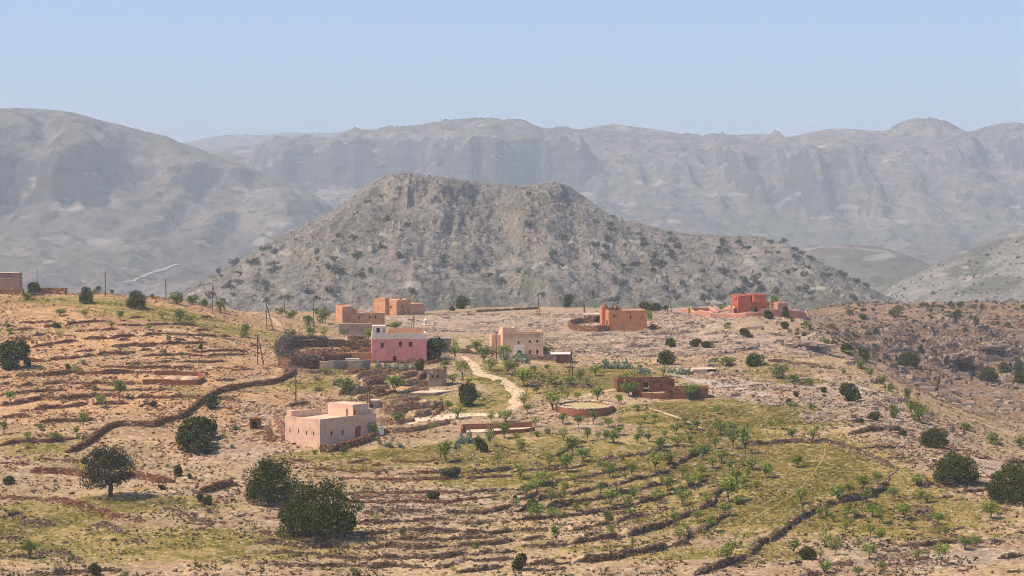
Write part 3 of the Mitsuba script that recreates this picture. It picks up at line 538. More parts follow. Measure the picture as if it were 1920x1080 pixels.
def wall_meshes(p, s, n, hs, look, rng):
    """(core, stones) of a dry stone wall that stands along p."""
    th = {'m': 0.3, 'f': 0.25, 't': 0.26, 'd': 0.26, 'r': 0.35, 'k': 0.6}[look]
    off = 0.0 if look == 'f' else -0.18
    c = p + off * n
    lo = ground(*(c - (th + 0.15) * n).T)
    top = np.maximum(lo, ground(*(c + 0.1 * n).T) - (1.0 if look == 'f' else 0.35)) * 0 + lo + hs
    fr, bk = c - th * n, c + th * n
    g2 = np.minimum(ground(*bk.T), lo)
    V = np.stack([np.c_[fr, lo - 0.5], np.c_[fr * 0.85 + c * 0.15, top - 0.1], np.c_[bk * 0.85 + c * 0.15, top - 0.1], np.c_[bk, g2 - 0.5]], 1)
    m = len(p)
    V[:, 1:3, 2] += rng.uniform(-0.06, 0.06, (m, 2))
    i = np.arange(m - 1)[:, None] * 4
    q = np.concatenate([i + np.array([[a, a + 4, a + 5, a + 1]]) for a in range(3)])
    q = np.vstack([q, [[0, 1, 2, 3]], [[4 * m - 4, 4 * m - 1, 4 * m - 2, 4 * m - 3]]])
    core = (V.reshape(-1, 3), np.vstack([q[:, [0, 1, 2]], q[:, [0, 2, 3]]]))
    big = 1.9 if look == 'k' else 1.0
    C, S, Y = [], [], []
    yaw = np.arctan2(n[:, 1], n[:, 0]) - math.pi / 2
    ch = 0.27 * big
    rows = int(hs.max() / ch) + 1
    L = s[-1]
    for r in range(rows):
        for face in ((-1, 1) if look == 'f' else (-1,)):
            u = np.arange(rng.uniform(0, 0.3), L, 0.42 * big)
            u = u + rng.uniform(-0.1, 0.1, len(u))
            hu = np.interp(u, s, hs)
            keep = (hu > r * ch + 0.08) & (rng.random(len(u)) < (0.9 if look in 'tfm' else 0.78))
            u = u[keep]
            if not len(u):
                continue
            pos = np.stack([np.interp(u, s, c[:, 0]), np.interp(u, s, c[:, 1])], 1)
            nn = np.stack([np.interp(u, s, n[:, 0]), np.interp(u, s, n[:, 1])], 1)
            z = np.interp(u, s, lo) + (r + 0.5) * ch + rng.uniform(-0.05, 0.05, len(u))
            inset = (th - 0.02) * (1 - 0.12 * r / max(rows, 1))
            pos = pos + face * inset * nn + rng.uniform(-0.05, 0.05, pos.shape) * big
            C.append(np.c_[pos, z]); Y.append(np.interp(u, s, yaw) + rng.uniform(-0.25, 0.25, len(u)))
            S.append(np.stack([rng.uniform(0.3, 0.62, len(u)), rng.uniform(0.25, 0.42, len(u)), rng.uniform(0.2, 0.36, len(u))], 1) * big)
    # cap stones and fallen stones at the foot
    u = np.arange(0.2, L, 0.5 * big) + rng.uniform(-0.15, 0.15, len(np.arange(0.2, L, 0.5 * big)))
    u = np.clip(u, 0, L)
    C.append(np.c_[np.interp(u, s, c[:, 0]), np.interp(u, s, c[:, 1]), np.interp(u, s, lo + hs) + rng.uniform(-0.12, 0.04, len(u))])
    Y.append(np.interp(u, s, yaw) + rng.uniform(-0.6, 0.6, len(u))); S.append(rng.uniform(0.25, 0.55, (len(u), 3)) * [1, 0.9, 0.6] * big)
    k = int(L * {'m': 1.5, 'f': 0.8, 't': 1.2, 'd': 1.4, 'r': 5.0, 'k': 1.5}[look])
    if k:
        u = rng.uniform(0, L, k)
        pos = np.stack([np.interp(u, s, c[:, 0]), np.interp(u, s, c[:, 1])], 1)
        nn = np.stack([np.interp(u, s, n[:, 0]), np.interp(u, s, n[:, 1])], 1)
        pos = pos - (th + np.abs(rng.normal(0, 0.8 if look != 'r' else 1.1, k)))[:, None] * nn
        C.append(np.c_[pos, ground(*pos.T) + 0.06]); Y.append(rng.uniform(0, 6.3, k)); S.append(rng.uniform(0.15, 0.5, (k, 3)) * [1, 0.9, 0.65] * big)
    return core, jitter_boxes(np.vstack(C), np.vstack(S), np.concatenate(Y), rng)


def _stone_color(a, b, pale):
    def fn(p, n, uv):
        c = mix(a, b, noise(p.x / 0.45, p.y / 0.45, p.z / 0.3))
        c = mix(c, pale, smoothstep(0.6, 0.85, noise(p.x / 0.6 + 9, p.y / 0.6, p.z / 0.4)) * 0.6)
        return c * (0.75 + 0.5 * fbm(p.x / 0.12, p.y / 0.12, p.z / 0.12, 2))
    return fn


def matte(key, fn):
    scene[key] = {'type': 'twosided', 'b': {'type': 'diffuse', 'reflectance': proc(fn) if callable(fn) else rgb(*fn)}}


matte('red_stone', _stone_color((0.12, 0.06, 0.036), (0.26, 0.14, 0.085), (0.54, 0.40, 0.29)))
matte('grey_stone', _stone_color((0.085, 0.055, 0.04), (0.22, 0.155, 0.11), (0.60, 0.50, 0.41)))
matte('ruin_stone', _stone_color((0.21, 0.12, 0.08), (0.40, 0.26, 0.175), (0.62, 0.49, 0.38)))
matte('gorge_stone', _stone_color((0.12, 0.095, 0.085), (0.25, 0.195, 0.17), (0.40, 0.33, 0.29)))
matte('rock_stone', _stone_color((0.19, 0.142, 0.118), (0.39, 0.305, 0.25), (0.55, 0.46, 0.395)))

# ------------------------------------------------------------------ the ground sheet
def blobs(lst, grid_x, grid_y):
    """Cover of a ground type: soft patches where the photo shows them, (px, py, half width m, half depth m, strength)."""
    out = np.zeros_like(grid_x)
    for px, py, rx, ry, a in lst:
        c = hit(px, py, BASE)[0]
        out += a * np.exp(-((grid_x - c[0]) / rx) ** 2 - ((grid_y - c[1]) / ry) ** 2)
    return out


GRASS = [(1500,860,17,12,1.6),(1470,890,14,9,.8),(1580,905,14,8,.9),(1330,790,16,14,.8),(1420,770,14,10,.9),(1500,790,14,8,.7),(1240,770,12,10,.7),(1100,710,16,14,.9),(1180,700,12,12,.8),(1020,720,12,14,.9),(930,700,10,16,.8),
         (900,760,10,10,.7),(760,850,14,5,.9),(640,880,12,5,.5),(820,860,10,5,.5),(100,960,22,12,.55),(30,985,10,8,.9),(230,945,10,6,.8),(300,940,8,4,.9),(60,840,14,8,.6),(200,870,10,6,.5),(620,700,8,10,.9),(690,695,7,8,.9),(570,725,10,8,.7),
         (760,745,8,6,.8),(1050,850,26,14,.4),(1200,880,26,14,.5),(1350,830,16,14,.8),(1400,900,10,10,.4),(1100,930,22,10,.35),(950,900,20,10,.25),(1250,960,22,10,.5),(1000,1010,26,8,.25),(1400,980,16,10,.7),(1480,940,14,8,.8),(1250,1040,16,6,.55),
         (1650,930,14,9,.7),(1600,980,14,10,.6),(1720,960,14,8,.6),(1800,1000,16,10,.5),(1560,1040,14,6,.4),(760,1000,22,10,.15),(560,1040,22,8,.4),(300,600,24,12,.5),(130,565,20,8,.8),(350,590,16,8,.6),(450,620,14,10,.6),(380,735,12,10,.5),
         (800,950,26,16,.15),(330,1010,22,10,.6),(140,1040,20,8,.6),(1090,880,30,16,.45),(640,655,6,6,.5),(1150,640,12,6,.3),(1240,600,16,10,.3),(1460,705,8,10,.8),(1500,715,8,6,.7),(1700,760,8,20,.5),(1370,690,10,6,.5),(560,860,10,6,.5),(960,830,16,10,.5)]
ROCK = [(1200,650,40,26,1.2),(1400,640,30,24,1.1),(1530,660,18,24,1.2),(1500,740,22,20,1.1),(1350,700,24,14,.9),(1600,760,18,18,1.1),(1700,800,14,16,1.0),(1780,850,14,14,.9),(1840,880,14,10,.7),(1850,920,18,8,.6),(1250,610,30,20,.8),(1000,600,40,40,.7),
        (900,610,26,30,.8),(1100,640,20,30,.9),(850,620,14,20,.7),(1850,760,30,40,.8),(1700,650,60,70,1.2),(1850,640,60,80,1.2),(1600,630,40,60,1.0),(1750,580,100,120,.5),(1100,590,80,60,.6),(820,870,26,14,.5),(900,950,24,12,.5),(700,960,22,12,.4),
        (350,930,10,8,.5),(620,930,16,8,.5),(460,850,10,10,.6),(500,780,10,12,.6),(1640,1060,20,8,.5),(1850,1020,26,10,.5),(1740,1040,20,8,.5)]
LOOSE = dict(oct=3)
_gn = vfbm(GX / 9, GY / 9, 4, 25)
_gm = np.clip(blobs(GRASS, GX, GY) * 1.15 + 0.36 * _gn - 0.02, 0, 1.5) * sstep(228, 236, GY)
_rm = np.clip(blobs(ROCK, GX, GY) + 0.3 * vfbm(GX / 12, GY / 8, 4, 26) - 0.05, 0, 1)


def _ground_color(p, n, uv):
    a = fbm(p.x / 14, p.y / 9, 0, 3)
    b = fbm(p.x / 2.2 + 40, p.y / 1.6, 0, 3)
    c = fbm(p.x / 0.45, p.y / 0.45 + 13, 0, 2)
    red = smoothstep(-10, -70, p.x + 0.15 * (p.y - 360)) * smoothstep(335, 390, p.y)
    soil = mix((0.41, 0.30, 0.19), (0.31, 0.225, 0.15), smoothstep(0.35, 0.65, a))
    rsoil = mix((0.49, 0.29, 0.15), (0.365, 0.215, 0.115), smoothstep(0.35, 0.65, a))
    soil = mix(soil, rsoil, red * 0.85)
    soil = mix(soil, (0.52, 0.40, 0.285), smoothstep(0.56, 0.72, b) * 0.55)
    rock = mix((0.42, 0.34, 0.295), (0.275, 0.22, 0.19), smoothstep(0.38, 0.66, b))
    rock = mix(rock, (0.42, 0.25, 0.16), smoothstep(0.52, 0.68, a) * 0.6)
    steep = 1 - smoothstep(0.62, 0.9, n.z)
    rock = mix(rock, mi.Color3f(0.15, 0.11, 0.10), steep * 0.75)
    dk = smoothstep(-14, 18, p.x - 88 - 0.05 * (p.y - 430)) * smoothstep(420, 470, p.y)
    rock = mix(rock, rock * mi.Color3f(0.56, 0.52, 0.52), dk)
    rk = smoothstep(0.3, 0.72, uv.y * 0.75 + b * 0.5 - 0.1)
    g = smoothstep(0.26, 0.66, uv.x * 0.9 + (b - 0.5) * 0.8 + (c - 0.5) * 0.25)
    green = mix((0.155, 0.14, 0.024), (0.30, 0.235, 0.085), smoothstep(0.35, 0.65, fbm(p.x / 5, p.y / 4, 3, 3)))
    green = mix(green, (0.105, 0.108, 0.014), smoothstep(0.55, 0.7, fbm(p.x / 3 + 8, p.y / 2.4, 5, 3)) * 0.6)
    soil = mix(soil, (0.27, 0.20, 0.115), smoothstep(0.5, 0.68, fbm(p.x / 4.2 + 19, p.y / 2.6, 7, 3)) * 0.4)
    green = mix(green, mi.Color3f(green) * mi.Color3f(0.62, 0.62, 0.5), smoothstep(0.85, 1.35, uv.x))
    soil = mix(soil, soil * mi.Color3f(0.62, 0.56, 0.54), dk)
    col = mix(mix(soil, rock, rk * 0.9), green, g * 0.93)
    s = smoothstep(0.60, 0.75, noise(p.x / 0.7 + 3, p.y / 0.5, 2))
    col = mix(col, mi.Color3f(0.17, 0.135, 0.065), s * 0.5)
    s2 = smoothstep(0.68, 0.8, noise(p.x / 0.55 + 33, p.y / 0.45, 6))
    col = mix(col, mi.Color3f(0.58, 0.50, 0.42), s2 * 0.38)
    return col * (0.72 + 0.42 * c)


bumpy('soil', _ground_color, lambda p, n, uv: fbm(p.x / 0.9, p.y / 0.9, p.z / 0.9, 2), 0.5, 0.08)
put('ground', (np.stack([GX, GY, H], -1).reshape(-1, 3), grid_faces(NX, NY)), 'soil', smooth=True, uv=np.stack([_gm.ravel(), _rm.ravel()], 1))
tag('ground', 'dry stony terraced hillside and tableland with patches of spring grass', kind='structure')


def strip(name, src, pts, width, bsdf, label, lift=0.07, rag=0.35):
    p, s = resample(wallpts(src, pts), 0.7)
    t = np.gradient(p, axis=0); t /= np.linalg.norm(t, axis=1, keepdims=True) + 1e-9
    n = np.stack([-t[:, 1], t[:, 0]], 1)
    w = np.interp(s, np.linspace(0, s[-1], len(width)), width) if isinstance(width, (list, tuple)) else np.full(len(s), width)
    off = np.linspace(-1, 1, 9)
    e = np.stack([1 + rag * vfbm(s / 2.3, s * 0 + 5 + len(name), 3, 61), 1 + rag * vfbm(s / 2.3, s * 0 + 15 + len(name), 3, 62)], 1)
    k = np.where(off[None] < 0, e[:, :1], e[:, 1:]) * off[None] * (w / 2)[:, None]
    q = p[:, None] + k[..., None] * n[:, None]
    z = ground(q[..., 0], q[..., 1]) + lift - 0.10 * np.abs(off[None]) ** 4 + 0 * k
    key = key_of(name)
    put(key, (np.dstack([q, z]).reshape(-1, 3), grid_faces(9, len(p))), bsdf, smooth=True)
    tag(key, label, kind='structure')


def _track(a, b):
    def fn(p, n, uv):
        c = mix(a, b, fbm(p.x / 1.6, p.y / 1.2, 0, 4))
        return c * (0.85 + 0.3 * noise(p.x / 0.3, p.y / 0.3, 0))
    return fn


matte('track', _track((0.56, 0.44, 0.31), (0.42, 0.32, 0.21)))
matte('pale_track', _track((0.66, 0.58, 0.46), (0.52, 0.43, 0.33)))
matte('field_path', _track((0.29, 0.24, 0.105), (0.22, 0.185, 0.07)))
matte('dirt', _track((0.60, 0.49, 0.36), (0.46, 0.36, 0.25)))
matte('grey_track', _track((0.44, 0.39, 0.35), (0.33, 0.285, 0.25)))
strip('dirt_track', P1, [(868,668),(885,682),(905,702),(935,712),(955,722),(970,738),(966,760),(950,772),(920,780)], [1.5,2.2,2.9,3.6,4.2,3.6,3.0,2.6], 'dirt', 'pale winding dirt track climbing from the garden walls to the village', rag=.55)
strip('stony_lane', P1, [(758,797),(785,790),(815,786),(850,780),(885,777),(922,779)], [3,5,5.5,5,4,3], 'pale_track', 'bright whitish stony lane below the ruined yards')
strip('footpath', P1, [(1370,1000),(1410,975),(1455,948),(1490,925),(1515,900),(1530,880),(1545,855),(1548,840)], [.5,.6,.5,.4], 'field_path', 'narrow footpath worn across the green field', rag=.7)
strip('stony_lane', P1, [(1260,700),(1300,712),(1345,722),(1390,732),(1440,742)], [2.5,4,5,4.5,3], 'grey_track', 'grey rocky lane running past the mud ruin')
strip('footpath', P1, [(1085,745),(1110,738),(1140,732),(1160,728)], 1.6, 'track', 'short pale path on the grass uphill of the oval enclosure', rag=.3)
strip('footpath', P1, [(1200,760),(1240,772),(1290,790),(1320,806)], [.5,.8,.8,.5], 'track', 'thin pale path slanting down the orchard from the mud ruin', rag=.6)
strip('footpath', P1, [(305,618),(340,622),(370,630),(390,634)], 1.8, 'track', 'pale path on the terraced slope near the hill crest', rag=.3)
strip('dirt_track', P1, [(760,642),(830,640),(900,636),(960,634),(1060,634)], [3,4,4,3], 'grey_track', 'faint grey track over the stony flat between the cream house and the pink house')
strip('dirt_track', P1, [(480,585),(500,592),(515,600),(525,612)], [3,4,3,2], 'track', 'pale track coming over the saddle by the leaning pole pair')

WALLKEYS = []
_kind = {'m': ('ruined_wall', 'stone wall'), 'f': ('dry_stone_wall', 'dry stone wall'), 't': ('terrace_wall', 'terrace wall'), 'd': ('terrace_wall', 'terrace wall'), 'r': ('rubble_wall', 'collapsed stone wall'), 'k': ('rock_ledge', 'rock ledge')}
for wi, (p, s, n, hs, h, look, taper) in enumerate(WALLDATA):
    core, stones = wall_meshes(p, s, n, hs, look, np.random.default_rng(100 + wi))
    name, cat = _kind[look]
    k = key_of(name)
    mid = p[len(p) // 2]
    mat = 'ruin_stone' if look == 'm' else ('gorge_stone' if mid[0] > 95 and mid[1] > 470 else 'rock_stone') if look == 'k' else ('red_stone' if mid[0] < -8 - 0.12 * (mid[1] - 330) and mid[1] > 300 else 'grey_stone')
    part(k, 'core', core, mat)
    part(k, 'stones', stones, mat, kind='stuff')
    WALLKEYS.append((k, look, cat, mid, s[-1], h))
    tag(k, '', cat, kind='thing')

# ------------------------------------------------------------------ plants
def quads(c, size, rng, up=0.0):
    """Leaf sprays: a rhombus of two triangles at each centre, turned at random."""
    n = len(c)
    a = rng.normal(size=(n, 3)); a[:, 2] *= 1 - 0.5 * up; a /= np.linalg.norm(a, axis=1, keepdims=True)
    b = rng.normal(size=(n, 3)); b -= (b * a).sum(1, keepdims=True) * a; b /= np.linalg.norm(b, axis=1, keepdims=True)
    s = (size * rng.uniform(0.6, 1.35, n))[:, None]
    v = np.stack([c + a * s, c + b * s * 0.55, c - a * s, c - b * s * 0.55], 1).reshape(-1, 3)
    i = np.arange(n)[:, None] * 4
    return v, np.vstack([i + [[0, 1, 2]], i + [[0, 2, 3]]])


def tube(pts, rad, sides=6):
    p = np.asarray(pts, float)
    t = np.gradient(p, axis=0); t /= np.linalg.norm(t, axis=1, keepdims=True) + 1e-9
    a = np.cross(t, [[0.31, 0.87, 0.2]]); a /= np.linalg.norm(a, axis=1, keepdims=True) + 1e-9
    b = np.cross(t, a)
    ang = np.arange(sides) * 2 * np.pi / sides
    r = np.broadcast_to(rad, (len(p),))[:, None, None]
    v = p[:, None] + r * (np.cos(ang)[None, :, None] * a[:, None] + np.sin(ang)[None, :, None] * b[:, None])
    i, j = np.meshgrid(np.arange(len(p) - 1), np.arange(sides), indexing='ij')
    q = np.stack([i * sides + j, i * sides + (j + 1) % sides, (i + 1) * sides + (j + 1) % sides, (i + 1) * sides + j], -1).reshape(-1, 4)
    v = np.vstack([v.reshape(-1, 3), p[:1], p[-1:]])
    m = len(p) * sides
    k = np.arange(sides)
    caps = np.vstack([np.stack([k * 0 + m, (k + 1) % sides, k], 1), np.stack([k * 0 + m + 1, m - sides + k, m - sides + (k + 1) % sides], 1)])
    return v, np.vstack([q[:, [0, 1, 2]], q[:, [0, 2, 3]], caps])


def limb(a, b, r0, r1, rng, n=5, wob=0.08):
    t = np.linspace(0, 1, n)[:, None]
    p = np.asarray(a)[None] * (1 - t) + np.asarray(b)[None] * t
    L = np.linalg.norm(np.asarray(b) - np.asarray(a))
    p[1:-1] += rng.normal(0, wob * L, (n - 2, 3))
    return tube(p, np.linspace(r0, r1, n))


def almond(seed, n=640):
    """A young orchard tree of unit height and about unit width: short trunk, rising limbs, airy crown. (trunk, crown)"""
    r = np.random.default_rng(seed)
    n = int(n * r.uniform(.45, 1.3))
    fork = np.array([r.normal(0, .03), r.normal(0, .03), r.uniform(.16, .28)])
    wood, tips = [limb([0, 0, -0.15], fork, 0.035, 0.028, r)], []
    k = r.integers(4, 7)
    for i in range(k):
        a = 2 * math.pi * (i + r.uniform(-.3, .3)) / k
        R = r.uniform(.14, .36)
        tip = np.array([R * math.cos(a), R * math.sin(a), r.uniform(.55, .9)])
        wood.append(limb(fork, tip, 0.02, 0.006, r))
        tips.append(tip)
        for _ in range(2):
            m = fork + (tip - fork) * r.uniform(.4, .8)
            t2 = m + np.array([r.normal(0, .12), r.normal(0, .12), r.uniform(.05, .2)])
            wood.append(limb(m, t2, 0.010, 0.004, r, 4))
            tips.append(t2)
    tips = np.array(tips)
    w = r.uniform(0.5, 1.5, len(tips)); w /= w.sum()
    idx = r.choice(len(tips), n, p=w)
    c = tips[idx] + r.normal(0, 1, (n, 3)) * [.10, .10, .09]
    c = c[c[:, 2] > 0.2]
    return join(*wood), quads(c, 0.052, r, 0.3)


def argan(seed, n=3600, trunk=0.25, spread=1.0, lumps=26, leaf=0.022, droop=0.0, low=0.12, skirt=False):
    """A broad dense evergreen of unit height: twisted stems under a lumpy umbrella. (trunk, crown)"""
    r = np.random.default_rng(seed)
    wood = []
    L = []
    for i in range(lumps):
        a = i * 2.399963 + r.uniform(-.4, .4)
        R = math.sqrt((i + .5) / lumps) * 0.40 * spread
        z = 0.80 * math.sqrt(max(0.03, 1 - (R / (0.47 * spread)) ** 2)) * r.uniform(0.72, 1.05)
        L.append([R * math.cos(a), R * math.sin(a), max(z, low + .08), r.uniform(.07, .2) * (0.7 + 0.3 * spread)])
        if i % 2 == 0:
            L.append([R * .95 * math.cos(a + .5), R * .95 * math.sin(a + .5), max(z * r.uniform(.4, .75), low + .06), r.uniform(.08, .15) * (0.7 + 0.3 * spread)])
    if skirt:
        for i in range(22):
            a = i * 0.2856 + r.uniform(-.1, .1)
            L.append([.36 * spread * math.cos(a), .36 * spread * math.sin(a), r.uniform(.1, .34), r.uniform(.1, .16)])
    L = np.array(L)
    ns = r.integers(2, 4)
    stems = [np.array([r.normal(0, .05), r.normal(0, .05), trunk]) for _ in range(ns)]
    for s in stems:
        wood.append(limb([s[0] * .4, s[1] * .4, -.08], s, .04, .03, r, 5, .05))
    for l in L[::2]:
        s = stems[r.integers(ns)]
        wood.append(limb(s, l[:3] - [0, 0, .03], .018, .006, r, 6, .07))
    w = L[:, 3] ** 2; w /= w.sum()
    idx = r.choice(len(L), n, p=w)
    d = r.normal(size=(n, 3)); d /= np.linalg.norm(d, axis=1, keepdims=True)
    rad = L[idx, 3] * r.uniform(0.35, 1.08, n) ** 0.6
    c = L[idx, :3] + d * rad[:, None] * [1.1, 1.1, .8]
    c[:, 2] -= droop * np.abs(r.normal(0, .12, n)) * (np.hypot(c[:, 0], c[:, 1]) / (.45 * spread)) ** 2
    c = c[c[:, 2] > low * r.uniform(.3, 1.2, len(c))]
    return join(*wood), quads(c, leaf, r)


def bush(seed, n=620, leaf=0.055, lumps=9, tall=0.75):
    """A dense round shrub of unit width, leafy to the ground. (stems, crown)"""
    r = np.random.default_rng(seed)
    C = np.c_[r.normal(0, .17, lumps), r.normal(0, .17, lumps), r.uniform(.2, .62, lumps) * tall, r.uniform(.16, .27, lumps)]
    idx = r.integers(0, lumps, n)
    d = r.normal(size=(n, 3)); d /= np.linalg.norm(d, axis=1, keepdims=True)
    c = C[idx, :3] + d * (C[idx, 3] * r.uniform(.4, 1.05, n) ** .5)[:, None]
    c[:, 2] = np.abs(c[:, 2]) + 0.02
    wood = join(*[limb([0, 0, -.12], C[i, :3], .02, .008, r, 4) for i in range(min(5, lumps))])
    return wood, quads(c, leaf, r)


def dead_shrub(seed, n=150):
    """A bare grey thorn shrub: a dome of twigs. (stems, twigs)"""
    r = np.random.default_rng(seed)
    d = r.normal(size=(n, 3)); d[:, 2] = np.abs(d[:, 2]) * .8 + .1; d /= np.linalg.norm(d, axis=1, keepdims=True)
    a = d * r.uniform(.02, .25, (n, 1)); b = d * r.uniform(.32, .55, (n, 1)) + r.normal(0, .06, (n, 3))
    s = np.cross(d, r.normal(size=(n, 3))); s /= np.linalg.norm(s, axis=1, keepdims=True)
    v = np.stack([a - s * .012, a + s * .012, b], 1).reshape(-1, 3)
    f = np.arange(3 * n).reshape(-1, 3)
    return join(*[limb([0, 0, -.1], d[i] * .3, .015, .006, r, 4) for i in range(5)]), join((v, f), quads(b, .035, r))


_pad = trimesh.creation.icosphere(subdivisions=1, radius=1.0)


def pads(c, size, rng, thick=0.16):
    V, F = [], []
    for k in range(len(c)):
        m = np.array(_pad.vertices) * [size[k] * .75, size[k] * thick, size[k]]
        a, t = rng.uniform(0, 6.3), rng.normal(0, .45)
        Rz = np.array([[math.cos(a), -math.sin(a), 0], [math.sin(a), math.cos(a), 0], [0, 0, 1]])
        Rx = np.array([[math.cos(t), 0, math.sin(t)], [0, 1, 0], [-math.sin(t), 0, math.cos(t)]])
        V.append(m @ Rx.T @ Rz.T + c[k]); F.append(np.array(_pad.faces) + 42 * k)
    return np.vstack(V), np.vstack(F)


def leaf_look(key, a, b, c, trans=0.35):
    def fn(p, n, uv):
        k = mix(a, b, smoothstep(0.3, 0.7, noise(p.x / 6.1, p.y / 6.3, p.z / 5)))
        return mix(k, c, smoothstep(0.45, 0.85, noise(p.x / 0.5, p.y / 0.5, p.z / 0.5)) * 0.8)
    scene[key] = {'type': 'twosided', 'b': {'type': 'diffuse', 'reflectance': proc(fn)}}


leaf_look('almond_leaf', (0.205, 0.265, 0.055), (0.11, 0.17, 0.036), (0.28, 0.34, 0.08))
leaf_look('light_leaf', (0.15, 0.205, 0.045), (0.105, 0.155, 0.036), (0.22, 0.27, 0.065))
leaf_look('argan_leaf', (0.058, 0.074, 0.018), (0.038, 0.052, 0.012), (0.10, 0.12, 0.032))
leaf_look('grey_argan_leaf', (0.052, 0.056, 0.031), (0.04, 0.045, 0.025), (0.09, 0.092, 0.052))
leaf_look('grey_twig', (0.13, 0.11, 0.105), (0.095, 0.082, 0.08), (0.20, 0.175, 0.165))
leaf_look('cactus_pad', (0.20, 0.26, 0.17), (0.16, 0.215, 0.145), (0.36, 0.42, 0.33))
leaf_look('yellow_leaf', (0.36, 0.36, 0.08), (0.28, 0.30, 0.08), (0.44, 0.42, 0.11))
matte('bark', lambda p, n, uv: mix((0.13, 0.10, 0.08), (0.07, 0.052, 0.042), noise(p.x / 0.1, p.y / 0.1, p.z / 0.3)))

GROUPS = {}


def group(kind, builder, count, look, **kw):
    for i in range(count):
        w, c = builder(1000 + 17 * i + len(kind), **kw)
        g = f'{kind}_model_{i}'
        scene[g] = {'type': 'shapegroup', 'trunk' if kind in ('almond', 'argan', 'tall_argan', 'grey_argan') else 'stem': ply(w, 'bark'), 'crown': ply(c, look)}
        GROUPS.setdefault(kind, []).append((g, np.ptp(c[0][:, 0]) * .5 + np.ptp(c[0][:, 1]) * .5, c[0][:, 2].max()))


group('almond', almond, 9, 'almond_leaf')
group('light', bush, 4, 'light_leaf', n=520, leaf=.06, tall=.95)
group('dark', bush, 5, 'argan_leaf', n=2200, leaf=.042, lumps=9, tall=.8)
group('dead', dead_shrub, 3, 'grey_twig')
group('argan', argan, 4, 'argan_leaf', n=12000, low=.03, trunk=.2, spread=1.3, lumps=24, leaf=.0205, skirt=True)
group('grey_argan', argan, 2, 'grey_argan_leaf', n=9000, low=.15, trunk=.24, spread=1.25, lumps=24, leaf=.018)
group('yellow', bush, 2, 'yellow_leaf', n=200, leaf=.05, tall=.8)
group('tall_argan', argan, 3, 'argan_leaf', n=900, low=.18, trunk=.3, spread=1.15, lumps=16, leaf=.04)

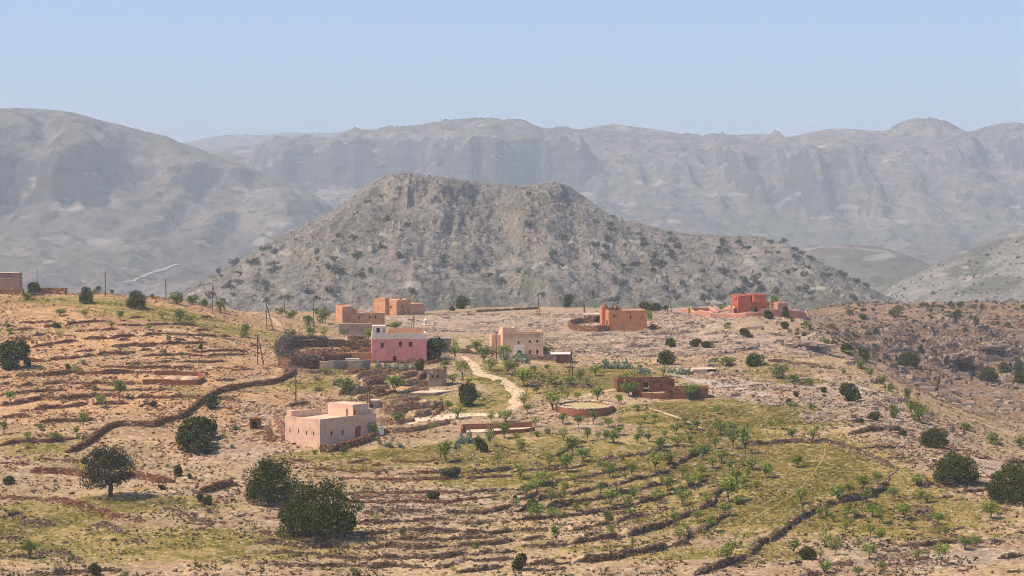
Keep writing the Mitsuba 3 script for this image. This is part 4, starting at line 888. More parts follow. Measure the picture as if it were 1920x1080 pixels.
# what stands where: (crop, kind, [(x, y of the foot, height, width) in the crop's pixels])
PLANTS = [
 (C7, 'almond', [(150,105,72,65),(437,118,88,60),(335,195,90,70),(495,200,95,65),(625,110,80,75),(615,210,88,55),(655,215,90,80),(835,112,52,50),(820,215,78,52),(925,110,62,48),(890,205,65,52),(965,265,88,66),(1070,155,82,60),(1080,235,88,85),
   (1205,125,68,58),(1340,130,95,62),(1325,250,82,58),(1440,250,145,92),(1520,280,175,80),(1250,320,115,78),(1370,345,98,92),(1310,375,65,64),(395,290,104,88),(320,300,62,70),(250,365,78,66),(358,402,135,95),(50,448,125,98),(205,492,95,92),(345,545,85,68),
   (595,400,95,92),(640,440,105,92),(785,428,115,74),(940,412,138,80),(1030,362,92,82),(1235,428,74,70),(1110,440,82,55),(1160,507,105,74),(1020,522,118,98),(1465,468,95,80),(1540,440,105,66),(1570,385,64,84),(1420,595,155,92),(1485,612,64,74),
   (645,612,105,92),(760,662,125,76),(800,582,84,66),(425,668,84,64),(482,642,44,44),(268,748,104,80),(355,718,70,46),(282,852,116,84),(625,768,135,80),(648,842,95,56),(1120,627,118,95),(1390,688,95,90),(1302,792,100,74),(1095,862,115,62),(1250,822,54,46),
   (1415,1012,158,115),(1490,895,54,34),(700,160,70,70),(560,190,60,50),(1000,180,55,50),(1160,205,55,50),(1290,200,60,50),(420,240,60,60),(710,320,50,50),(480,300,50,50),(1180,300,60,60)]),
 (C7, 'dark', [(135,662,92,88),(60,1042,115,108),(22,582,32,30)]), (C7, 'dead', [(1170,832,108,84)]), (C7, 'light', [(165,170,36,50),(240,150,40,40),(660,170,40,60),(1475,610,60,80),(790,880,50,30)]),
 (C8, 'almond', [(85,127,82,72),(16,122,62,34),(158,192,78,62),(298,207,98,78),(195,372,78,58),(213,612,98,72),(460,592,104,92),(625,527,94,68),(640,617,92,78),(712,490,92,58),(815,592,92,58),(985,492,74,78),(1002,557,54,72),(1040,602,54,66),(730,737,135,82),
   (680,692,92,88),(885,712,112,98),(520,672,62,48),(425,727,78,62),(505,797,98,78),(330,702,92,62),(735,857,104,64),(1115,742,78,78),(1155,840,104,68),(370,892,88,68),(440,892,82,82),(345,977,82,54),(385,1062,84,92),(595,1082,56,72),(745,1052,64,54),(1130,1007,118,98),(590,862,38,34)]),
 (C8, 'dark', [(265,972,88,112),(690,62,58,92),(600,82,38,42),(880,160,40,60)]), (C8, 'argan', [(1090,237,128,195),(1225,465,195,322)]), (C8, 'argan', [(1590,590,255,330)]),
 (C8, 'light', [(820,47,64,80),(990,75,110,130),(1290,127,48,84),(1465,212,74,135),(1640,238,64,94),(125,770,40,50),(60,810,40,60)]), (C8, 'dead', [(1205,132,54,58),(945,775,40,90)]),
 (C8, 'yellow', [(1430,792,34,38),(1360,777,36,60),(1490,855,50,80),(825,860,34,30),(790,540,50,50),(1050,930,30,30),(1430,730,26,30),(860,640,30,40)]),
 (C5, 'grey_argan', [(715,566,330,350)]), (C5, 'almond', [(178,197,68,62),(355,207,94,92),(545,122,112,58),(500,152,52,42),(25,152,95,50),(200,965,112,84)]), (C5, 'dark', [(1240,240,215,260),(1335,275,125,152),(1330,180,150,170),(1165,430,82,64),(1242,442,36,42),(60,482,58,78),(1358,612,66,72),(1305,592,52,54),
   (635,1074,84,94),(555,347,48,54),(645,308,48,62),(1055,517,38,42)]), (C5, 'dead', [(385,1074,124,98),(1370,668,58,72)]), (C5, 'light', [(825,1079,38,54),(470,972,38,48),(555,202,52,72),(265,130,40,50),(510,185,30,40)]), (C5, 'yellow', [(1400,520,30,30),(1465,180,60,40)]),
 (C6, 'argan', [(90,600,285,345),(400,840,400,560)]), (C6, 'almond', [(770,165,118,100),(930,82,82,102),(1150,142,74,52),(1237,337,125,98),(1530,237,132,66),(1625,182,94,74),(1580,367,94,60),(1535,77,82,62),(1320,52,72,104),(1622,74,74,84)]),
 (C6, 'dark', [(1255,436,66,100),(1300,436,72,84),(1450,250,84,72),(1490,272,72,64),(1160,577,52,92)]), (C6, 'dead', [(795,417,46,64)]), (C6, 'light', [(960,830,66,56),(380,285,30,40),(600,260,46,40),(800,225,60,40),(565,270,40,50),(1440,900,50,60),(640,1075,50,70)]), (C6, 'yellow', [(790,710,40,70),(770,930,24,60),(1620,580,36,50),(1290,1040,30,60)]),
 (C1, 'dark', [(240,212,98,120),(1510,617,42,42),(510,772,48,48),(1145,1047,46,66),(1580,1062,104,122),(80,770,225,265),(215,752,74,76),(420,457,40,80)]), (C1, 'argan', [(645,272,122,116),(1020,312,134,160)]),
 (C1, 'light', [(200,252,64,94),(540,182,56,48),(735,207,62,64),(840,207,36,44),(1140,242,38,44),(1330,277,94,134),(1440,282,74,104),(1545,302,66,64),(1650,342,82,84),(1700,312,62,74),(1800,327,54,104),(1890,322,44,64),(1840,527,94,78),(1235,662,54,52),(620,737,42,42),(1180,230,40,50),(310,150,40,50)]),
 (C1, 'almond', [(635,382,58,62),(900,407,94,68),(835,467,84,68),(1355,427,104,98),(1440,442,64,84),(60,467,54,54),(75,502,42,52),(1270,577,64,44),(1360,682,44,44),(785,687,38,38),(570,812,64,58),(710,932,46,42),(895,982,114,74),(755,1057,115,88),(75,1002,64,64),(1215,392,48,54),(1120,472,44,54),(280,940,40,40),(450,370,50,60)]),
 (C1, 'yellow', [(440,512,44,104),(980,750,26,60),(320,710,26,40)]),
 (C2, 'light', [(275,542,84,84),(270,392,64,124),(190,362,54,94),(390,442,74,94),(510,422,112,150),(520,802,40,84),(680,952,114,190),(1440,292,38,58),(1415,762,62,70)]), (C2, 'almond', [(410,547,114,104),(510,527,84,64),(660,532,64,54),(840,552,74,64),(1050,482,64,74),(1040,947,145,154),(1480,882,114,114),(1550,852,134,86),(1320,332,112,114),
   (1650,642,94,112),(1700,722,124,122),(1760,782,102,112),(1860,682,114,114),(1890,812,112,94),(1490,722,172,66),(1825,892,52,64),(1620,932,74,74),(1440,1079,94,74),(1530,1079,46,60),(1595,640,60,60)]),
 (C2, 'dark', [(860,307,62,58),(1540,317,100,104),(1480,332,32,62),(1840,267,32,58),(1330,692,160,180),(1370,640,110,110),(1230,777,94,84),(1590,1042,172,150),(1445,285,36,54)]), (C2, 'dead', [(1420,732,124,104),(820,782,110,96),(600,892,74,84),(460,852,38,84),(470,932,54,94)]),
 (C3, 'tall_argan', [(75,277,52,54),(185,282,62,54),(270,277,48,62),(500,265,42,74),(650,307,48,58),(885,277,38,54),(1015,290,50,80),(1085,262,28,32),(1160,262,28,54),(1230,267,28,44),(1305,272,64,62),(1690,300,40,50)]),
 (C3, 'dark', [(410,307,104,104),(320,302,32,44),(1010,337,74,110),(1080,332,64,90),(1150,332,44,54),(1910,387,64,54),(1740,532,74,94),(1185,602,74,84),(1380,602,64,84),(1450,605,48,110),(1150,735,112,132),(1810,742,94,134),(880,300,36,60),(1080,300,40,60)]),
 (C3, 'light', [(1575,317,28,84),(1620,462,46,58),(1610,742,64,160),(1520,717,34,84),(250,657,76,104),(1020,400,80,50),(1380,330,30,50)]),
 (C3, 'almond', [(95,897,124,104),(165,802,84,74),(230,862,74,64),(300,882,74,84),(510,882,135,88),(625,817,104,88),(560,887,64,64),(435,887,64,64),(1140,827,94,88),(880,977,114,114),(1340,1002,124,132),(645,1012,134,88),(800,1032,84,64),(415,997,58,34),(490,1002,74,74),(300,1075,124,152),(185,952,64,54),
   (90,1057,114,84),(940,1079,54,84),(20,790,80,60),(370,940,50,50),(330,920,40,40),(1000,1060,40,50)]),
 (C4, 'tall_argan', [(610,367,52,68),(975,372,84,112),(930,372,42,64),(1055,307,28,48),(1155,307,42,48),(1195,307,34,48),(1235,317,38,54),(1300,312,28,62),(1375,317,58,58),(1445,312,54,64),(1545,322,42,52),(1610,327,52,54),(1405,412,84,94),(1430,372,54,74),(1560,452,84,54),(1725,437,32,38),(1100,427,32,54),(1480,502,54,54),(1910,322,40,44)]),
 (C4, 'dark', [(720,397,46,78),(720,332,24,54),(790,327,20,38),(125,462,54,68),(130,382,88,68),(15,387,52,44),(600,642,68,112),(725,707,94,88),(615,1012,144,152),(215,982,48,48),(155,1017,34,44),(420,942,44,54),(690,1005,40,40),(1890,902,104,110)]), (C4, 'argan', [(1050,757,124,158),(1650,862,114,164)]),
 (C4, 'light', [(210,312,38,58),(45,312,92,74),(290,457,54,74),(440,592,54,64),(690,767,84,84),(80,842,114,154),(200,872,64,124),(160,1045,34,104),(330,1077,54,64),(935,1077,44,74),(1090,1077,64,134),(1040,1002,94,64),(570,800,30,50),(850,880,60,90),(910,930,60,80),(770,810,50,70),(600,660,34,90),(300,890,50,90)]),
 (C4, 'dark', [(1890,830,124,104),(1750,790,80,110),(810,505,50,40),(770,530,40,60),(1150,640,60,40),(1600,560,30,40)]),
]
CATS = {'almond': ('almond_tree', 'tree', 'airy young almond tree'), 'light': ('green_shrub', 'shrub', 'light green shrub'), 'dark': ('evergreen_shrub', 'shrub', 'dense dark green shrub'),
        'dead': ('thorn_shrub', 'shrub', 'bare grey-brown thorn shrub'), 'argan': ('argan_tree', 'tree', 'large dark evergreen argan tree'), 'grey_argan': ('argan_tree', 'tree', 'grey-green forked argan tree'),
        'tall_argan': ('argan_tree', 'tree', 'small dark argan tree'), 'yellow': ('flowering_shrub', 'shrub', 'yellow-green flowering shrub')}
PLANTED = []                                              # (key, kind phrase, category, photo pixel)
_r = np.random.default_rng(99)


def plant(kind, px, py, h, w):
    pos = hit(px, py)[0]
    g, gw, gh = GROUPS[kind][_r.integers(len(GROUPS[kind]))]
    m = pos[1] / FPX
    v = _r.uniform(.82, 1.22) if kind == 'almond' else 1
    hm, wm = h * m / gh * 1.08 * v, w * m / gw * (1.28 * v * _r.uniform(.85, 1.15) if kind == 'almond' else 1.05)
    key = key_of(CATS[kind][0])
    rot = _r.uniform(0, 360)
    scene[key] = {'type': 'instance', 'g': {'type': 'ref', 'id': g},
                  'to_world': T().translate((pos - [0, 0, 0.04]).tolist()).rotate([0, 0, 1], rot).scale([wm, wm, hm])}
    PLANTED.append((key, CATS[kind][2], CATS[kind][1], (px, py), pos))
    tag(key, '', CATS[kind][1], kind='thing')
    return pos


for src, kind, lst in PLANTS:
    for (px, py, h, w) in lst:
        (x, y), s = crop(*src, [(px, py)])[0], src[2]
        plant(kind, x, y, h / s, w / s)

# more saplings between the surveyed ones
for n_, (x0, x1, y0, y1) in ((26, (860, 1180, 690, 800)), (44, (960, 1440, 800, 1000)), (16, (1480, 1880, 920, 1060)), (10, (1180, 1480, 760, 830))):
    for _ in range(n_):
        px, py = _r.uniform(x0, x1), _r.uniform(y0, y1)
        if min(math.hypot(px - q[3][0], (py - q[3][1]) * 1.5) for q in PLANTED) > 13 and not (1040 < px < 1150 and 745 < py < 790) and not (900 < px < 985 and 690 < py < 820):
            s = _r.uniform(13, 26) * (1 + (py - 800) / 900)
            plant('almond', px, py, s, s * _r.uniform(.7, 1.0))

# prickly pears and agaves, each clump a thing with its pads
CACTI = [(C2, [(920,768,50,70),(985,775,55,80),(1050,775,52,80),(1120,775,52,90),(1180,778,44,50),(1870,700,70,90)]), (C3, [(40,715,80,110),(105,725,70,80),(700,762,66,100),(780,765,64,100),(860,765,60,100),(960,797,56,84),(1200,800,52,70),(1270,805,52,90),(1320,805,48,60),(1010,800,34,60)]),
         (C6, [(1340,212,70,60),(1395,210,80,70),(1310,245,46,44)])]
for src, lst in CACTI:
    for (zx, zy, h, w) in lst:
        (px, py), s = crop(*src, [(zx, zy)])[0], src[2]
        pos = hit(px, py)[0]
        m = pos[1] / FPX / s
        W, Hh = w * m, h * m
        n = int(26 + 16 * W)
        x = _r.normal(0, W * .24, n); z = np.abs(_r.normal(.45, .28, n)) * Hh * np.exp(-(x / (W * .5)) ** 2)
        c = np.c_[x, _r.normal(0, .5, n), np.clip(z, .1, None)] + pos
        k = key_of('prickly_pear')
        part(k, 'stem', pads(c[:6] * [1, 1, 0] + [0, 0, pos[2] + .15], np.full(6, .3), _r, .4), 'bark', smooth=True)
        part(k, 'pads', pads(c, _r.uniform(.2, .36, n), _r), 'cactus_pad', smooth=True, kind='stuff')
        PLANTED.append((k, 'pale prickly pear clump', 'cactus', (px, py), pos)); tag(k, '', 'cactus', kind='thing')
for src, zx, zy, h in [(C6, 875, 240, 46), (C6, 940, 238, 40), (C6, 850, 235, 34), (C5, 1535, 125, 50), (C5, 1515, 245, 34)]:
    (px, py), s = crop(*src, [(zx, zy)])[0], src[2]
    pos = hit(px, py)[0]
    R = h * pos[1] / FPX / s
    V, F = [], []
    for i in range(26):
        a, e = i * 2.4, 0.25 + 1.15 * (i / 26)
        d = np.array([math.cos(a) * math.cos(e), math.sin(a) * math.cos(e), math.sin(e)])
        sd = np.array([-math.sin(a), math.cos(a), 0]) * R * .09
        up = np.cross(d, sd / np.linalg.norm(sd)) * R * .05
        b = np.zeros(3); mid = d * R * .45; tip = d * R
        V += [b - sd * .6, b + sd * .6, mid - sd, mid + sd, mid - up, tip]; o = 6 * i
        F += [[o, o + 4, o + 2], [o, o + 1, o + 4], [o + 1, o + 3, o + 4], [o + 2, o + 4, o + 5], [o + 4, o + 3, o + 5]]
    k = key_of('agave')
    put(k, (np.array(V) + pos, np.array(F)), 'cactus_pad')
    PLANTED.append((k, 'spiky agave', 'agave', (px, py), pos)); tag(k, '', 'agave', kind='thing')

# ------------------------------------------------------------------ buildings
import manifold3d as m3
from manifold3d import Manifold


def mbox(x0, x1, y0, y1, z0, z1):
    return Manifold.cube([x1 - x0, y1 - y0, z1 - z0]).translate([x0, y0, z0])


def marr(m):
    a = m.to_mesh()
    return np.array(a.vert_properties[:, :3], float), np.array(a.tri_verts)


def plaster(key, a, b, stain, streak=0.55):
    """Limewash or mud plaster: cloudy tone, rain streaks from the top, splashes of soil."""
    def fn(p, n, uv):
        c = mix(a, b, smoothstep(0.3, 0.7, fbm(p.x / 1.7, p.y / 1.7, p.z / 1.3, 4)))
        s = smoothstep(0.52, 0.78, fbm(p.x / 0.4, p.y / 0.4, p.z / 2.6, 3))
        c = mix(c, stain, s * streak)
        c = mix(c, mi.Color3f(stain) * 1.5, smoothstep(0.6, 0.75, fbm(p.x / 0.9 + 7, p.y / 0.9, p.z / 0.7, 3)) * 0.3)
        return c * (0.86 + 0.28 * noise(p.x / 0.14, p.y / 0.14, p.z / 0.14))
    matte(key, fn)


plaster('peach_plaster', (0.72, 0.51, 0.41), (0.64, 0.435, 0.34), (0.45, 0.30, 0.235))
plaster('pink_plaster', (0.67, 0.275, 0.285), (0.575, 0.235, 0.245), (0.36, 0.18, 0.17))
plaster('pale_plaster', (0.72, 0.62, 0.58), (0.62, 0.53, 0.50), (0.40, 0.34, 0.32))
plaster('orange_plaster', (0.57, 0.32, 0.195), (0.48, 0.26, 0.155), (0.42, 0.21, 0.12))
plaster('cream_plaster', (0.76, 0.52, 0.375), (0.67, 0.45, 0.32), (0.43, 0.30, 0.225))
plaster('mud_plaster', (0.60, 0.26, 0.12), (0.49, 0.205, 0.095), (0.30, 0.16, 0.10))
plaster('red_plaster', (0.50, 0.135, 0.08), (0.43, 0.115, 0.068), (0.40, 0.13, 0.085), .2)
plaster('compound_plaster', (0.58, 0.27, 0.205), (0.49, 0.225, 0.17), (0.32, 0.16, 0.125))
plaster('dark_mud', (0.20, 0.088, 0.06), (0.155, 0.07, 0.048), (0.125, 0.066, 0.05))
plaster('brick_mud', (0.30, 0.125, 0.075), (0.245, 0.105, 0.065), (0.19, 0.09, 0.065))
plaster('grey_render', (0.33, 0.255, 0.215), (0.26, 0.20, 0.17), (0.16, 0.135, 0.125))
plaster('roof_earth', (0.66, 0.53, 0.42), (0.56, 0.43, 0.33), (0.45, 0.34, 0.26))
plaster('white_wash', (0.78, 0.76, 0.74), (0.70, 0.68, 0.66), (0.55, 0.52, 0.5))
matte('dark_opening', (0.02, 0.015, 0.012))
matte('brown_door', lambda p, n, uv: mix((0.36, 0.105, 0.045), (0.28, 0.08, 0.035), noise(p.x / 0.1, p.y / 0.1, p.z / 1.5)))
matte('window_wood', (0.08, 0.045, 0.03))
matte('grey_wood', (0.30, 0.25, 0.22))
matte('concrete', _track((0.50, 0.46, 0.42), (0.40, 0.365, 0.33)))
matte('green_shutter', (0.13, 0.15, 0.10))
matte('threshing', _track((0.36, 0.31, 0.15), (0.46, 0.38, 0.25)))
matte('yellow_post', (0.66, 0.56, 0.20))


class House:
    """A building set out from one surveyed corner: local x runs along its front, y into its depth, z up."""

    def __init__(self, name, px, py, yaw, label, cat='house'):
        self.o = hit(px, py)[0]
        a = math.radians(yaw)
        self.ex, self.ey = np.array([math.cos(a), math.sin(a), 0]), np.array([-math.sin(a), math.cos(a), 0])
        self.key = key_of(name)
        self.add, self.cut, self.later, self.floors = [], [], [], []
        tag(self.key, label, cat, kind='thing')

    def F(self, px, py, y=0.0):
        """(x, z) of a photo pixel on the plane of the front, y metres in."""
        d = ray(px, py)
        q = self.o + y * self.ey
        t = ((q - EYE) @ self.ey) / (d @ self.ey)
        p = EYE + d * t - self.o
        return float(p @ self.ex), float(p[2])

    def L(self, px, py, x=0.0):
        """(y, z) of a photo pixel on the plane of the side, x metres along."""
        d = ray(px, py)
        q = self.o + x * self.ex
        t = ((q - EYE) @ self.ex) / (d @ self.ex)
        p = EYE + d * t - self.o
        return float(p @ self.ey), float(p[2])

    def world(self, v):
        v = np.asarray(v, float)
        return self.o + v[:, :1] * self.ex + v[:, 1:2] * self.ey + v[:, 2:3] * np.array([0, 0, 1.0])

    def mass(self, x0, x1, y0, y1, z0, z1, well=0.45, t=0.32, mat=None):
        if mat is None:
            b = mbox(x0, x1, y0, y1, z0, z1)
            if well and x1 - x0 > 2 * t + .1 and y1 - y0 > 2 * t + .1:
                b = b - mbox(x0 + t, x1 - t, y0 + t, y1 - t, z1 - well, z1 + 5)
                self.floors.append((x0 + t, x1 - t, y0 + t, y1 - t, z1 - well))
            self.add.append(b)
        else:
            self.later.append(('wall', mbox(x0, x1, y0, y1, z0, z1), mat))

    def opening(self, face, a, b, kind='window', at=0.0, deep=0.3, look=None, frame='window_wood'):
        """a, b: opposite photo pixels of the opening on the named face."""
        fn = self.F if face == 'front' else self.L
        (u0, z0), (u1, z1) = fn(*a, at), fn(*b, at)
        u0, u1, z0, z1 = min(u0, u1), max(u0, u1), min(z0, z1), max(z0, z1)
        if face == 'front':
            B = lambda p, q, da, db: mbox(u0 + p, u1 - p, at + da, at + db, z0 + q, z1 - q)
        else:
            B = lambda p, q, da, db: mbox(at + da, at + db, u0 + p, u1 - p, z0 + q, z1 - q)
        self.cut.append((B(0, 0, -0.3, deep), None))
        if kind == 'door':
            self.later.append(('door', B(0.0, 0.0, deep - .06, deep - .01), look or 'brown_door'))
        elif kind == 'hole':
            self.later.append(('opening', B(0.0, 0.0, deep - .04, deep - .01), look or 'dark_opening'))
        else:
            e = min(.05, (u1 - u0) * .1)
            self.later.append(('window', B(0, 0, deep * .75, deep * .75 + .06) - B(e, e, -1, 2), frame, ('pane', B(e * .9, e * .9, deep * .75 + .02, deep * .75 + .05), look or 'dark_opening')))

    def build(self, mat, rough=0.03, step=0.7, roof='roof_earth'):
        m = self.add[0]
        for a in self.add[1:]:
            m = m + a
        for c, floor in self.cut:
            m = m - c
        v, f = marr(m.refine_to_length(step))
        seed = len(self.key) * 7
        P = self.world(v)
        d = np.stack([mk_noise(P / 1.3, seed), mk_noise(P / 1.3, seed + 9), mk_noise(P / 0.9, seed + 5)], 1)
        P = P + rough * d
        part(self.key, 'wall', (P, f), mat, smooth=False)
        for floor in self.floors:
            if 1:
                x0, x1, y0, y1, z = floor
                part(self.key, 'roof', (lambda q: (self.world(q[0]), q[1]))(marr(mbox(x0 + .01, x1 - .01, y0 + .01, y1 - .01, z - .3, z + .03))), roof)
        for it in self.later:
            v, f = marr(it[1])
            k = part(self.key, it[0], (self.world(v), f), it[2])
            if len(it) > 3:
                v, f = marr(it[3][1])
                part(k, it[3][0], (self.world(v), f), it[3][2])


import meshkit


def mk_noise(p, seed):
    return meshkit.fbm(p + seed * 3.7, 3, seed) * 2 - 1


def loose(name, m, bsdf, label, cat, house=None, smooth=False):
    k = key_of(name)
    v, f = marr(m)
    put(k, (house.world(v) if house else v, f), bsdf, smooth)
    tag(k, label, cat, kind='thing')
    return k


def strip_wall(p, h, t, rag, seed, level=None, step=0.35, sink=0.6, close=False):
    """A solid wall along world points p, its top uneven by rag; level: an absolute height of its top."""
    p = np.asarray(p, float)
    if close:
        p = np.vstack([p, p[:1]])
    q, s = resample(p, step)
    tt = np.gradient(q, axis=0); tt /= np.linalg.norm(tt, axis=1, keepdims=True) + 1e-9
    n = np.stack([-tt[:, 1], tt[:, 0]], 1)
    g = ground(*q.T)
    top = (g + h if level is None else np.full(len(q), level)) + rag * vfbm(s / 1.4, s * 0 + seed, 3, seed)
    fr, bk = q - t / 2 * n, q + t / 2 * n
    V = np.stack([np.c_[fr, np.minimum(g, ground(*fr.T)) - sink], np.c_[fr * .93 + q * .07, top], np.c_[bk * .93 + q * .07, top + rag * .3 * vfbm(s, s * 0, 2, seed + 1)], np.c_[bk, np.minimum(g, ground(*bk.T)) - sink]], 1)
    m = len(q)
    i = np.arange(m - 1)[:, None] * 4
    f = np.concatenate([i + np.array([[a, a + 4, a + 5, a + 1]]) for a in range(3)])
    f = np.vstack([f, [[0, 1, 2, 3]], [[4 * m - 4, 4 * m - 1, 4 * m - 2, 4 * m - 3]]])
    return V.reshape(-1, 3), np.vstack([f[:, [0, 1, 2]], f[:, [0, 2, 3]]])


def pxw(pts):
    return hit([a[0] for a in pts], [a[1] for a in pts])[:, :2]


# --- the peach house in front
h = House('peach_house', 600, 842, 50, 'pale peach two-storey house with a roof terrace and a box-shaped upper room')
w, dd, zt = h.F(706, 826)[0], h.L(534.5, 832)[0], h.F(600, 786.5)[1]
h.mass(0, w, 0, dd, -1.5, zt, .55)
ux0, uz = h.F(662, 781, .5); ux1 = h.F(690.5, 775, .5)[0]
ud = h.L(615, 781, ux0)[0]
h.mass(ux0, ux1, .5, ud, zt - .6, h.F(662, 759, .5)[1], .12)
h.mass(.4, w * .55, dd - .35, dd + .02, zt - .5, zt + .75, 0)
h.mass(.4, 1.6, dd - 1.4, dd + .02, zt - .5, zt + .95, 0)
h.mass(ux1 + .25, w - .2, .6, 3.2, zt - .5, zt + .85, .1, .15)
for x, y in ((543.8, 807), (559.6, 809), (574.8, 812), (588, 813)):
    h.opening('left', (x - 1.2, y - 4), (x + 1.2, y + 3.8))
for x, y in ((622, 812.5), (642.7, 810.5)):
    h.opening('front', (x - 2.1, y - 3.8), (x + 2.1, y + 3.8))
h.opening('front', (665.5, 800), (676.8, 821), 'door')
h.opening('left', (648.8, 767), (652.8, 780.5), 'window', at=ux0, look='grey_wood', frame='white_wash')
h.opening('front', (663, 770), (668, 780), 'door', at=.5)
h.build('peach_plaster', .025)
k = key_of('forecourt_wall')
q, s = resample(pxw([(601, 846), (620, 848), (640, 843), (660, 838), (680, 832), (702, 824)]), .4)
tt = np.gradient(q, axis=0); tt /= np.linalg.norm(tt, axis=1, keepdims=True); nn = np.stack([-tt[:, 1], tt[:, 0]], 1)
core, stones = wall_meshes(q, s, nn, np.full(len(s), 1.25) + .2 * vfbm(s / 2, s * 0, 2, 8), 'f', np.random.default_rng(5))
part(k, 'core', core, 'red_stone'); part(k, 'stones', stones, 'red_stone', kind='stuff')
tag(k, 'low dark dry stone forecourt wall along the door side of the peach house', 'wall', kind='thing')
c = h.world([[h.F(664, 823)[0], -2.6, 0]])[0]
c[2] = ground([c[0]], [c[1]])[0] + .5
kk = key_of('upturned_trough')
put(kk, (trimesh.creation.icosphere(subdivisions=3).vertices * [1.1, .55, .32] + c, trimesh.creation.icosphere(subdivisions=3).faces), 'white_wash', smooth=True)
tag(kk, 'whitish rounded trough lying by the brown door of the peach house', 'trough', kind='thing')
c = hit(714.5, 816)[0]
kk = key_of('water_tank')
put(part(kk, 'drum', trimesh.creation.cylinder(.55, 1.7, sections=20, transform=trimesh.transformations.translation_matrix(c + [0, 0, .95])), 'white_wash', smooth=40) and kk + '__lid', trimesh.creation.cylinder(.3, .25, sections=16, transform=trimesh.transformations.translation_matrix(c + [0, 0, 1.9])), 'grey_wood', smooth=40)
tag(kk, 'small whitish upright water drum at the right end of the peach house', 'tank', kind='thing')

# --- the pink house with the pale upper band
h = House('pink_house', 698, 680, 5.5, 'rose-pink house with a pale unpainted upper band and a small white rooftop room')
w, zt, zb = h.F(800, 678)[0], h.F(698, 625.5)[1], h.F(698, 636)[1]
h.mass(0, w, 0, 8.5, -1.8, zb, 0)
h.opening('front', (714, 643), (719.5, 652)); h.opening('front', (748, 641), (753.5, 650)); h.opening('front', (767, 641), (773, 650))
h.opening('front', (736.5, 668), (743.5, 681), 'door', look='window_wood')
h.build('pink_plaster', .02)
par = mbox(-.01, w + .01, -.01, 8.51, zb + .003, zt) - mbox(.3, w - .3, .3, 8.2, zb + .3, zt + 1)
v, f = marr(par.refine_to_length(.8))
part(h.key, 'parapet', (h.world(v), f), 'pale_plaster', label='pale grey unpainted upper band of the pink house')
rw, rz = h.F(723, 625)[0], h.F(700, 611)[1]
room = mbox(.05, rw, .05, 4.0, zb + .31, rz) - mbox(h.F(706, 620)[0], h.F(712, 620)[0], -.5, .35, h.F(706, 623.5)[1], h.F(706, 615)[1])
kr = part(h.key, 'roof_room', (lambda q: (h.world(q[0]), q[1]))(marr(room.refine_to_length(.8))), 'pale_plaster', label='small whitish rooftop room with one dark window')
part(kr, 'window', (lambda q: (h.world(q[0]), q[1]))(marr(mbox(h.F(706, 620)[0], h.F(712, 620)[0], .3, .34, h.F(706, 623.5)[1], h.F(706, 615)[1]))), 'dark_opening')
part(kr, 'shutter', (lambda q: (h.world(q[0]), q[1]))(marr(mbox(h.F(718.5, 620)[0], h.F(724 - 1.5, 620)[0], -.02, .04, h.F(706, 624)[1], h.F(706, 615.5)[1]))), 'grey_wood')
x0 = h.F(730, 624)[0]
part(h.key, 'roof_wall', (lambda q: (h.world(q[0]), q[1]))(marr(mbox(x0, w - .5, 7.4, 7.75, zb + .3, zt + .75).refine_to_length(.6))), 'orange_plaster', label='bare orange inner parapet at the back of the roof')
part(h.key, 'base', (lambda q: (h.world(q[0]), q[1]))(marr(mbox(-.04, w + .04, -.06, 0.01, -1.5, .45))), 'dark_mud')

# --- the small orange house and the grey stone outbuilding before it
h = House('orange_house', 642, 607, 16, 'terracotta orange stepped house behind a low grey stone outbuilding', 'house')
w, w1, w2 = h.F(721.5, 607)[0], h.F(663, 607)[0], h.F(696, 607)[0]
dd = h.L(620, 603)[0] if h.L(620, 603)[0] > 3 else 9.0
dd = min(dd, 11)
zt = h.F(642, 574.5)[1]
h.mass(0, w1, 0, dd, -2, zt, .35)
h.mass(w1 - .4, w2, .4, dd * .8, -2, h.F(680, 586)[1], .3)
h.mass(w2 - .2, w, .0, dd * .7, -2, h.F(705, 587)[1], .35)
h.mass(w1 - .2, w1 + 1.2, .2, 1.2, 0, h.F(660, 580)[1], 0)
h.opening('front', (672, 592), (675, 597.5), at=.4); h.opening('front', (692, 592), (695.3, 598), at=.4); h.opening('front', (703, 591), (705.5, 597))
h.opening('front', (649, 596), (653.5, 601), look='grey_wood')
h.build('orange_plaster', .05)
g = House('stone_outbuilding', 635, 626.5, 3, 'low grey-brown stone outbuilding in front of the small orange house', 'outbuilding')
w = g.F(697, 626)[0]
g.mass(0, w, 0, 3.2, -1.5, g.F(640, 607.5)[1], .12)
g.opening('front', (650, 615), (654, 622), 'hole', look='grey_wood')
g.build('grey_render', .06)

# --- the far orange house with the arched door
h = House('orange_house', 743.5, 591, 38, 'far orange house with a buttress tower and an arched doorway behind the village', 'house')
w, dd = h.F(796, 585)[0], h.L(700.5, 586)[0]
zt = h.L(743.5, 563)[1]
h.mass(0, w * .5, 0, dd, -1.6, zt, .35)
h.mass(w * .5 - .3, w, 0, dd * .6, -1.6, zt * .72, .3)
ya, yb = h.L(716.5, 588)[0], h.L(728.5, 589)[0]
h.mass(-1.3, .3, min(ya, yb), max(ya, yb), -1.6, zt + .55, 0)
h.mass(w * .42, w * .55, 1.2, 3.0, zt - 1, zt + .35, 0)
h.opening('left', (709.2, 573.5), (712, 578)); h.opening('left', (731.3, 573.5), (734.3, 578))
h.opening('front', (763.5, 577.5), (768.5, 588), 'door', look='grey_wood')
h.build('orange_plaster', .03)

